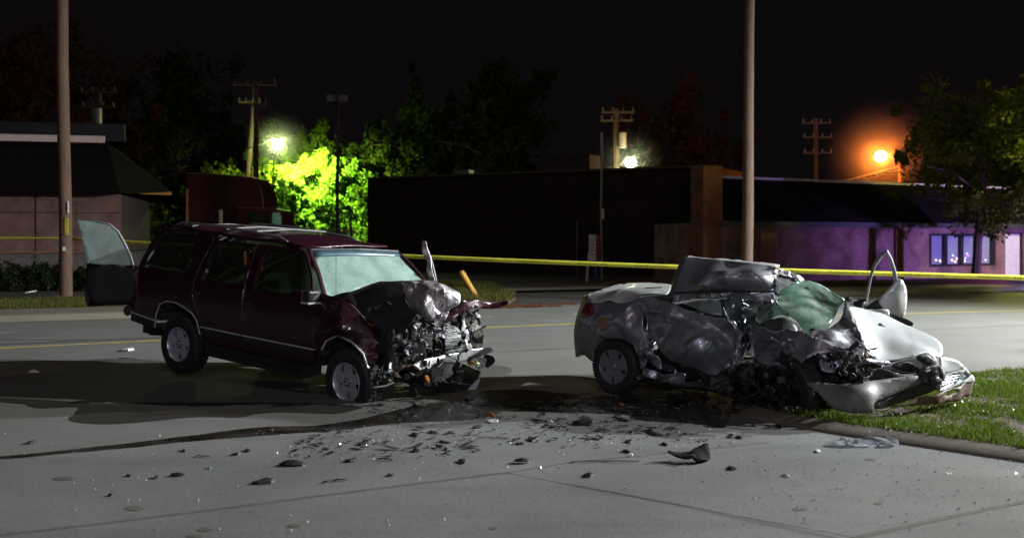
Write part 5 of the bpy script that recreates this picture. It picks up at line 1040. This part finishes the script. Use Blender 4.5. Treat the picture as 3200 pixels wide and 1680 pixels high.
patch('front_bumper', [zb(80, 620, -.86), zb(300, 625, -.84), zb(500, 640, -.82), zb(720, 640, -.76), zb(960, 600, -.62), zb(1200, 565, -.45), zb(1400, 540, -.30), zb(1560, 520, -.18), zb(1620, 590, -.12), zb(1600, 650, -.12), zb(1400, 720, -.30), zb(1200, 800, -.50), zb(1030, 870, -.66), zb(985, 940, -.72), zb(990, 1000, -.74), zb(900, 1030, -.80), zb(700, 1040, -.88), zb(500, 1000, -.92), zb(380, 900, -.94), zb(250, 760, -.93), zb(120, 660, -.9)],
      m_bump, sed, inner=[zb(700, 820, -.93), zb(960, 760, -.76)], stiff=3e-3, crum=.004, cs=2, seed=73, **BU)
patch('bumper_intake', [zb(1030, 880, -.62), zb(1200, 810, -.46), zb(1400, 730, -.28), zb(1640, 630, -.08), zb(1800, 640, .05), zb(1810, 720, .05), zb(1600, 800, -.1), zb(1300, 900, -.35), zb(1100, 960, -.55), zb(1000, 960, -.66)], m_blk, sed, **BU)
patch('badge_panel', [zb(1590, 500, -.14), zb(1840, 400, .08), zb(1925, 540, .14), zb(1830, 620, .06), zb(1660, 620, -.06)], m_blk2, sed, step=.02, thick=.03, crum=.03, cs=9, seed=74)
patch('torn_badge_metal', [zb(1690, 490, -.06), zb(1780, 460, .02), zb(1860, 520, .06), zb(1800, 590, .04), zb(1720, 570, -.04)], m_steel, sed, step=.015, thick=.02, crum=.05, cs=14, seed=75)
patch('bumper_bracket', [zb(1800, 590, .02), zb(1850, 590, .06), zb(1885, 690, .08), zb(1840, 720, .05)], m_bump, sed, step=.02, thick=.03)
patch('far_grille', [zb(1890, 540, .12), zb(2050, 475, .35), zb(2190, 450, .55), zb(2280, 510, .7), zb(2200, 570, .6), zb(2000, 640, .35), (zb(1890, 670, .15))], m_blk2, sed, step=.04, thick=.03, seed=76)
for k in range(4): MB().tube([zb(1900, 570+k*28, .12), zb(2040, 500+k*35, .33), zb(2190, 480+k*28, .56)], .007, 5).build('grille_slat', m_gal, sed)
MB().sphere(zb(2150, 540, .5), .04, 10, 8, (1.4, 1, .7)).build('fog_lamp', m_gfrost, sed, smooth=True)
patch('bumper_lip', [zb(1880, 700, .1), zb(2050, 620, .38), zb(2200, 560, .6), zb(2300, 520, .78), zb(2335, 580, .84), (zb(2300, 620, .8)), zb(2200, 620, .6), zb(2050, 680, .38), zb(1900, 735, .12)], m_silverLit, sed, step=.025, thick=.015)
patch('bumper_underside', [zb(990, 980, -.72), zb(1300, 910, -.35), zb(1600, 810, -.1), zb(1900, 745, .12), zb(2060, 690, .38), zb(2220, 625, .62), zb(2325, 600, .84), zb(2310, 700, .84), zb(2270, 800, .8), zb(2150, 830, .6), zb(1900, 880, .2), zb(1500, 930, -.2), zb(1100, 1010, -.62)], M('dark brown under tray', (.10, .06, .035), .6), sed, step=.04, thick=.012, holes=[[zb(1940, 750, .2), zb(2060, 700, .38), (zb(2100, 740, .42)), zb(1980, 800, .26)]], crum=.01, seed=78)  # under tray coloured dark brown
# engine bits
patch('engine_cover', [zb(300, 230, -.6), zb(400, 250, -.55), zb(460, 320, -.5), zb(520, 250, -.46), zb(620, 270, -.42), zb(560, 360, -.46), zb(540, 420, -.5), zb(470, 480, -.56), zb(290, 440, -.66)], M('pale engine cover', (.5, .49, .55), .35, .4, c2=(.28, .27, .31), vs=12), sed, step=.02, thick=.03, crum=.02, cs=8, seed=80, holes=[[zb(410, 380, -.56), (zb(470, 380, -.53)), zb(470, 420, -.54), zb(410, 420, -.57)]])
MB().box((2.5, -.1, .42), (.6, .8, .3)).build('engine_block', m_blk2, sed, bevel=.08)
MB().box((1.1, .1, .30), (3.2, 1.3, .14)).build('floor_pan', m_grime, sed)
MB().box((2.05, .1, .62), (.06, 1.0, .4)).build('firewall', m_seat, sed)
patch('far_side', [Vector((-.8, .86, .4)), Vector((-.8, .86, 1.10)), Vector((.1, .86, 1.19)), Vector((.6, .86, 1.22)), Vector((1.2, .88, 1.08)), Vector((1.25, .9, .35))], m_silver, sed, step=.15, round_=False)
patch('parcel_shelf', [Vector((.15, -.6, 1.05)), Vector((.8, -.55, 1.1)), Vector((.8, .6, 1.12)), Vector((.15, .65, 1.1))], m_seat, sed, step=.15, crum=.02)
MB().box((.55, .05, .72), (.22, 1.45, .85)).build('rear_seat', m_seat, sed, bevel=.05)
for x, y in ((.95, .4), (1.6, .42)):
    MB().box((x, y, .6), (.45, .45, .15)).box((x-.22, y, .9), (.13, .44, .55)).build('seat', m_seat, sed, bevel=.04)
scrap('engine_debris', sed, D, [(2500, 1080, 2740, 1190, -.7, -.1), (2330, 1130, 2520, 1230, -.8, -.3), (2560, 1100, 2720, 1190, -.75, -.4)], 230, [m_grime, m_blk2, m_grime, m_steel], 81, (.04, .16))
scrap('torn_metal', sed, D, [(2250, 950, 2340, 1170, -.66, -.35), (2000, 1060, 2120, 1190, -.9, -.8), (2250, 920, 2420, 960, -.5, -.1), (2400, 1060, 2490, 1150, -.9, -.7)], 130, [m_steel, m_silverD, m_blk], 82, (.03, .14))
scrap('underbody_wreckage', sed, D, [(2080, 1190, 2450, 1290, -.95, -.5), (2300, 1160, 2480, 1290, -.95, -.4)], 170, [m_blk2, m_grime], 83, (.06, .26))
# wheels
pw = D.at(1919, 1146, y=-.86); wheel(sed, pw.x, -.78, .325, .325, .215, .205, m_silver, style='cap')
wheel(sed, pw.x, .76, .325, .325, .215, .205, m_silver, side=1, style='cap')
pw2 = D.at(2462, 1205, y=-.80); wheel(sed, pw2.x, -.70, pw2.z, .325, .215, .205, m_grime, style='cap', steer=-14, camber=10)
wheel(sed, pw2.x+.55, .68, .40, .325, .215, .205, m_silver, side=1, style='cap')
# far door flung open, with its window frame
fd = patch('far_door', [z4(1040, 415, 1.0), z4(1120, 330, 1.06), z4(1190, 262, 1.12), z4(1215, 290, 1.2), z4(1232, 350, 1.25), z4(1230, 440, 1.27), z4(1215, 530, 1.25), z4(1150, 520, 1.15), z4(1080, 500, 1.05), z4(1058, 460, 1.02)], m_silverLit, sed, inner=[z4(1170, 420, 1.13)], step=.04, thick=.05)
MB().tube([z4(*a) for a in ((940, 470, .95), (955, 380, .95), (985, 230, .96), (1010, 160, .98), (1050, 95, 1.0), (1098, 58, 1.03), (1125, 110, 1.06), (1150, 190, 1.09), (1165, 280, 1.12))], [.022, .02, .02, .024, .034, .034, .028, .026, .026], 8, flat=.8).build('window_frame', m_silver, fd, smooth=True)
patch('inner_door_trim', [z4(935, 470, .98), z4(1000, 425, 1.0), z4(1050, 410, 1.02), z4(1062, 480, 1.03), z4(1000, 478, 1.0), z4(945, 480, .98)], m_seat, fd, step=.04, thick=.04)
MB().box(z4(1185, 408, 1.19), (.03, .06, .13)).build('handle', M('tarnished brass handle', (.45, .35, .16), .4, .6), fd, bevel=.01)
patch('dash_cover', [zA(1480, 530, .8), zA(1600, 510, .88), zA(1690, 510, .95), zA(1690, 600, .9), zA(1600, 620, .7), zA(1520, 600, .5)], m_blk2, sed, step=.03, crum=.03, seed=84)
mr = patch('door_mirror', [z4(1100, 510, .95), z4(1150, 520, 1.0), z4(1215, 545, 1.05), z4(1280, 570, 1.1), z4(1275, 598, 1.1), z4(1220, 590, 1.04), z4(1150, 560, .98), z4(1105, 535, .94)], m_blk2, sed, step=.025, thick=.07)
patch('indicator', [z4(1225, 568, 1.1), z4(1280, 572, 1.13), z4(1276, 600, 1.13), z4(1222, 590, 1.1)], m_amber, mr, step=.03, thick=.03)
patch('mirror_base', [z4(990, 490, .8), z4(1090, 480, .9), z4(1110, 500, .93), z4(1100, 535, .9), z4(1010, 510, .8)], m_silverLit, sed, step=.03, thick=.03)

# ================================================================= DEBRIS
def shard(px, py, wpx, hpx, mat, label, typ='plate', rot=0.0, seed=0, lift=.01, cat='debris', group=None, name='debris_piece'):
    b = G(px, py); k = b.y/FPX; W = wpx*k; dpt = hpx*b.y*b.y/(FPX*CAM_H) if typ in ('plate', 'flat') else hpx*k*1.2
    rnd = random.Random(seed*17+3); e = Matrix.Translation((b.x, b.y, 0)) @ Matrix.Rotation(rot, 4, 'Z')
    if typ == 'strip':
        n = 7; mb = MB(); pts = [Vector((W*(i/(n-1)-.5), rnd.uniform(-.012, .012)+.012*math.sin(i*.8), .008+.008*abs(math.sin(i*1.1)))) for i in range(n)]
        mb.tube(pts, [max(.006, hpx*k*.45)*rnd.uniform(.6, 1) for _ in range(n)], 6, flat=.5)
    elif typ == 'hump':
        mb = MB(); n = 9; vs = []; fs = []
        for i in range(n):
            for j in range(5):
                u, v = i/(n-1)*2-1, j/4*2-1; r = math.sqrt(max(0, 1-u*u)); x = u*W/2; y = v*r*W*.28
                vs.append((x, y, lift+max(0, (1-u*u))*(1-v*v*.8)*hpx*k*.8+rnd.uniform(0, .006)))
        for i in range(n-1):
            for j in range(4): a = i*5+j; fs.append((a, a+1, a+6, a+5))
        mb.add(vs, fs)
    else:
        m = rnd.randint(5, 8); ring = []
        for i in range(m):
            a = 2*math.pi*i/m+rnd.uniform(-.3, .3); r = rnd.uniform(.6, 1.05); ring.append((math.cos(a)*W/2*r, math.sin(a)*max(dpt/2, W*.18)*r))
        h = max(.006, min(.02, W*.06)); mb = MB()
        tilt = rnd.uniform(.02, .09)*W
        vs = [(x, y, lift*.2+max(0, x/W+.5)*tilt) for x, y in ring]+[(x*.92, y*.92, lift*.2+h+max(0, x/W+.5)*tilt*1.4+rnd.uniform(0, .01)) for x, y in ring]+[(0, 0, h+tilt+rnd.uniform(.0, .02))]
        fs = [tuple(range(m))[::-1]]+[(i, (i+1) % m, m+(i+1) % m, m+i) for i in range(m)]+[(m+i, m+(i+1) % m, 2*m) for i in range(m)]
        mb.add(vs, fs)
    o = mb.build(name, mat); o.matrix_world = e
    if typ == 'hump': mo = o.modifiers.new('t', 'SOLIDIFY'); mo.thickness = .008
    return tag(o, label, cat, group)
# the large torn wheel-arch liner standing at centre right
b = G(2190, 1440); FLn = Frame((b.x, b.y, 0), 0); e = empty('arch_liner', FLn.M, 'large black torn arch liner standing upright on the concrete', 'debris')
T3 = lambda x, y, dy: FLn.at(1600+x/2.254, 1080+y/2.254, Y=b.y+dy)
m_liner = M('matt black liner felt', (.010, .010, .011), .9, spec=.15)
patch('liner_face', [T3(1255, 750, 0), T3(1310, 710, .05), T3(1372, 680, .08), T3(1388, 715, .06), T3(1398, 790, -.02), T3(1350, 800, -.1), T3(1290, 812, -.12)], m_liner, e, step=.03, thick=.01, crum=.01)
patch('liner_tail', [T3(1095, 760, 0), T3(1140, 748, .04), T3(1260, 752, .04), T3(1300, 800, -.1), T3(1220, 815, -.12), T3(1150, 790, -.05)], m_liner, e, step=.03, thick=.01, crum=.02, seed=3)
patch('liner_foot', [T3(1120, 858, -.14), T3(1230, 835, -.1), T3(1310, 815, -.06), T3(1395, 792, 0), T3(1350, 822, -.06), T3(1240, 860, -.14)], m_liner, e, step=.03, thick=.008)
D_ = [  # px, py, width px, height px, material, kind, rotation, label
 (913, 1453, 84, 16, m_blk, 'hump', 0, 'smooth black dome shaped cover nearest the foreground joint'),
 (825, 1508, 75, 18, m_blk2, 'plate', .3, 'jagged black star shaped shard left of the black dome'),
 (1045, 1505, 80, 12, m_blk2, 'strip', .5, 'crooked black sliver right of the black dome'),
 (1100, 1440, 50, 12, m_blk2, 'plate', -.4, 'black split shard just above the dome'),
 (1202, 1439, 50, 9, m_blk, 'strip', -.1, 'short straight black bar before the suv front wheel'),
 (1222, 1486, 28, 8, m_blk2, 'plate', 0, 'small square black chip below the short bar'),
 (1145, 1383, 46, 16, m_blk2, 'plate', -.2, 'thick black lump right of the suv front wheel shadow'),
 (1190, 1388, 46, 9, m_steel, 'strip', .1, 'thin grey strip beside the thick black lump'),
 (1055, 1367, 46, 6, m_brown, 'strip', 0, 'thin brown strip close to the gutter stream'),
 (975, 1378, 16, 8, m_blk2, 'plate', 0, 'tiny black chip beside the gutter stream'),
 (1297, 1360, 26, 12, m_blk2, 'plate', .2, 'black chip left of the shiny fragment'),
 (1352, 1352, 24, 14, m_steel, 'plate', .6, 'shiny grey fragment under the dangling suv bumper'),
 (1300, 1410, 34, 12, m_blk2, 'plate', .5, 'flaky black shard in the middle of the debris field'),
 (1392, 1383, 18, 12, m_blk2, 'plate', .8, 'upright black chip left of the long bar'),
 (1395, 1404, 22, 8, m_blk2, 'plate', .1, 'flat black chip below the upright one'),
 (1540, 1370, 100, 7, m_grime, 'strip', -.06, 'long thin dark bar between the two vehicles'),
 (1445, 1444, 36, 16, m_blk2, 'plate', .2, 'black wedge left of the flat ring'),
 (1632, 1446, 52, 12, m_blk, 'hump', 0, 'flat black oval piece above the long seam'),
 (1890, 1444, 215, 9, m_blk2, 'strip', .03, 'very long bent dark strip lying on the concrete joint'),
 (1842, 1487, 48, 18, m_blk2, 'plate', 0, 'square ribbed dark block below the long strip'),
 (1663, 1374, 40, 14, m_grime, 'plate', .2, 'tangled dark lump left of the bright sliver'),
 (1625, 1388, 24, 8, m_blk2, 'plate', .7, 'small dark chip below the tangled lump'),
 (1730, 1336, 78, 10, m_blk2, 'strip', .1, 'long ragged black strip below the sedan rear wheel'),
 (1820, 1325, 90, 12, m_blk2, 'plate', 0, 'wide heap of black flakes below the fluid pool'),
 (1690, 1316, 24, 14, m_blk2, 'plate', .9, 'upright black flake left of the wide heap'),
 (1943, 1312, 26, 16, m_blk2, 'plate', .3, 'black chunk against the edge of the fluid pool'),
 (1965, 1350, 70, 8, m_steel, 'strip', .1, 'bright bent metal sliver below the sedan door'),
 (2045, 1356, 30, 26, m_blk, 'plate', .4, 'tall black chunk right of the bright metal sliver'),
 (1966, 1381, 26, 8, m_blk2, 'plate', 0, 'small grey black chip under the metal sliver'),
 (1958, 1412, 16, 10, m_blk2, 'plate', .5, 'tiny black chip left of the arch liner'),
 (2075, 1388, 12, 12, m_blk2, 'plate', .2, 'tiny upright chip above the arch liner tail'),
 (2281, 1365, 28, 10, m_blk2, 'plate', 0, 'left one of two black chips near the kerb'),
 (2308, 1367, 26, 10, m_blk2, 'plate', 0, 'right one of two black chips near the kerb'),
 (2286, 1465, 32, 12, m_blk2, 'plate', .1, 'lone black chip right of the arch liner'),
 (2150, 1360, 60, 6, m_grime, 'strip', .05, 'faint dark strip right of the tall black chunk'),
 (2435, 1334, 30, 10, m_grime, 'plate', 0, 'dark chip at the foot of the curved kerb'),
 (98, 1384, 36, 9, m_blk, 'plate', -.1, 'black angular shard beyond the gutter at far left'),
 (635, 1428, 52, 8, m_blk, 'strip', -.08, 'small black bar below the gutter stream at left'),
 (575, 1409, 8, 8, m_blk2, 'plate', .5, 'tiny black bead left of the small bar'),
 (775, 1409, 22, 11, m_blk2, 'plate', .6, 'black tufted chip right of the small bar'),
 (735, 1421, 30, 6, m_blk2, 'plate', 0, 'flat dark flake left of the tufted chip'),
 (555, 1486, 48, 7, m_blk, 'hump', -.1, 'slim black leaf shaped piece at left centre'),
 (488, 1493, 22, 8, m_blk2, 'plate', .3, 'black chip left of the leaf shaped piece'),
 (402, 1488, 14, 8, m_blk2, 'plate', .7, 'smallest black chip in the row at left'),
 (347, 1548, 26, 6, m_blk, 'plate', 0, 'lone black chip on the bare concrete at lower left'),
 (656, 1463, 16, 6, M('dull blue chip', (.04, .08, .13), .5), 'plate', 0, 'small bluish chip between bar and dome'),
 (1540, 1660-362, 20, 12, m_rust, 'plate', .3, 'orange plastic fragment at the edge of the stain'),
 (1543, 1318, 40, 10, m_white, 'plate', .1, 'white plastic shard beside the orange fragment'),
 (1940, 1263, 16, 9, m_amber, 'plate', .2, 'amber lens chip in the fluid pool'),
 (2055, 1268, 60, 8, m_steel, 'strip', .05, 'pale metal strip in the fluid pool'),
 (2180, 1228, 20, 12, m_amber, 'plate', .4, 'orange red chip beside the sedan sill'),
 (2245, 1214, 46, 18, M('pale yellow plastic', (.45, .42, .20), .6), 'plate', 0, 'pale yellow plastic piece under the sedan door'),
 (105, 1167, 34, 14, m_white, 'hump', .1, 'crumpled white paper cup on the road at far left'),
 (396, 1096, 54, 8, m_white, 'plate', 0, 'small white card lying on the lit road behind the suv'),
 (400, 1121, 56, 6, m_steel, 'strip', 0, 'thin grey strip in the suv shadow behind the wheel'),
 (98, 930, 24, 9, m_white, 'plate', .2, 'scrap of white litter on the far grass'),
 (2680, 1388, 165, 20, M('clear plastic sheet', (.55, .60, .68), .2, .1), 'plate', -.12, 'crumpled clear plastic sheet lying against the kerb'),
 (2755, 1382, 70, 14, m_gfrost, 'hump', -.1, 'folded clear end of the plastic sheet by the kerb'),
 (2556, 1411, 22, 9, m_white, 'plate', 0, 'small white scrap left of the plastic sheet'),
 (2459, 1488, 22, 9, m_white, 'plate', .5, 'bright white flake alone on the right concrete'),
 (1975, 1425, 10, 4, m_steel, 'plate', 0, 'grey flake on the joint left of the arch liner'),
]
for i, (px, py, w_, h_, mt, typ, rot, lab) in enumerate(D_):
    z0 = shard(px, py, w_, h_, mt, lab, typ, rot, i)
    if 'far grass' in lab: z0.location.z = .17
    if 'clear' in lab: bpy.data.objects.remove(z0)
m_film = glass('clear plastic film', (.75, .78, .8), rough=.12, frost=.45, fcol=(.62, .66, .72))
o = patch('plastic_sheet', [G(*a)+Vector((0, 0, z)) for a, z in (((2575, 1392), .01), ((2640, 1378), .02), ((2720, 1379), .03), ((2780, 1371), .05), ((2806, 1384), .03), ((2795, 1398), .02), ((2700, 1398), .01), ((2620, 1398), .01))], m_film, None, step=.015, thick=.001, crum=.018, cs=14, seed=90)
tag(o, 'crumpled clear plastic sheet lying against the curved kerb', 'plastic sheet')
# glass crumbs: far too many to count
def crumbs(name, regions, n, mat, label, smin, smax, seed, zf=0.0, flat=False):
    rnd = random.Random(seed); mb = MB()
    for i in range(n):
        r = regions[rnd.randrange(len(regions))]; p = G(rnd.uniform(r[0], r[2]), r[1]+(r[3]-r[1])*rnd.random()); s = rnd.uniform(smin, smax)*(.6 if rnd.random() < .6 else 1.5)
        q_ = Vector((rnd.gauss(0, 1), rnd.gauss(0, 1), rnd.gauss(0, 1))).to_track_quat('Z', 'Y').to_matrix()
        if flat:
            m_ = rnd.randint(3, 5); a0 = rnd.uniform(0, 6); L = rnd.uniform(.7, 2.2); ro = rnd.uniform(0, 3.1); pl = []
            for k in range(m_): a = a0+6.283*k/m_; x_, y_ = math.cos(a)*s*L*rnd.uniform(.5, 1), math.sin(a)*s*rnd.uniform(.5, 1); pl.append((p.x+x_*math.cos(ro)-y_*math.sin(ro), p.y+x_*math.sin(ro)+y_*math.cos(ro), .006+rnd.uniform(0, .5)*s))
            mb.prism(pl, (0, 0, .004)); continue
        mb.box((p.x, p.y, zf+s*.45), (s*rnd.uniform(.6, 1.3), s, s*rnd.uniform(.4, .9)), q_, rnd.uniform(.5, 1))
    return tag(mb.build(name, mat), label, 'glass', kind='stuff')
m_crumb = M('broken glass crumbs', (.85, .9, .92), .16, .5, bump=0)
crumbs('glass_crumbs', [(0, 1340, 3200, 1660), (800, 1330, 2400, 1480), (1100, 1260, 2300, 1400), (2300, 1400, 3200, 1640)], 1200, m_crumb, 'sparkling crumbs of broken glass scattered over the concrete', .004, .0085, 4)
crumbs('glass_crumbs', [(2450, 1290, 2800, 1340), (2700, 1290, 3200, 1400), (2900, 1200, 3200, 1380)], 260, m_crumb, 'glass crumbs caught in the corner verge grass', .006, .013, 5, .13)
crumbs('dark_fragments', [(1300, 1300, 2250, 1400), (900, 1340, 1500, 1430), (1650, 1290, 2200, 1380), (1150, 1240, 1600, 1310), (1650, 1230, 2350, 1290)], 620, m_blk2, 'small black plastic fragments strewn between the two vehicles', .008, .035, 6, flat=True)
crumbs('pale_fragments', [(1250, 1250, 1560, 1330), (1700, 1235, 2250, 1290)], 160, m_steel, 'small bright fragments lying in the leaked fluid', .006, .02, 8, flat=True)
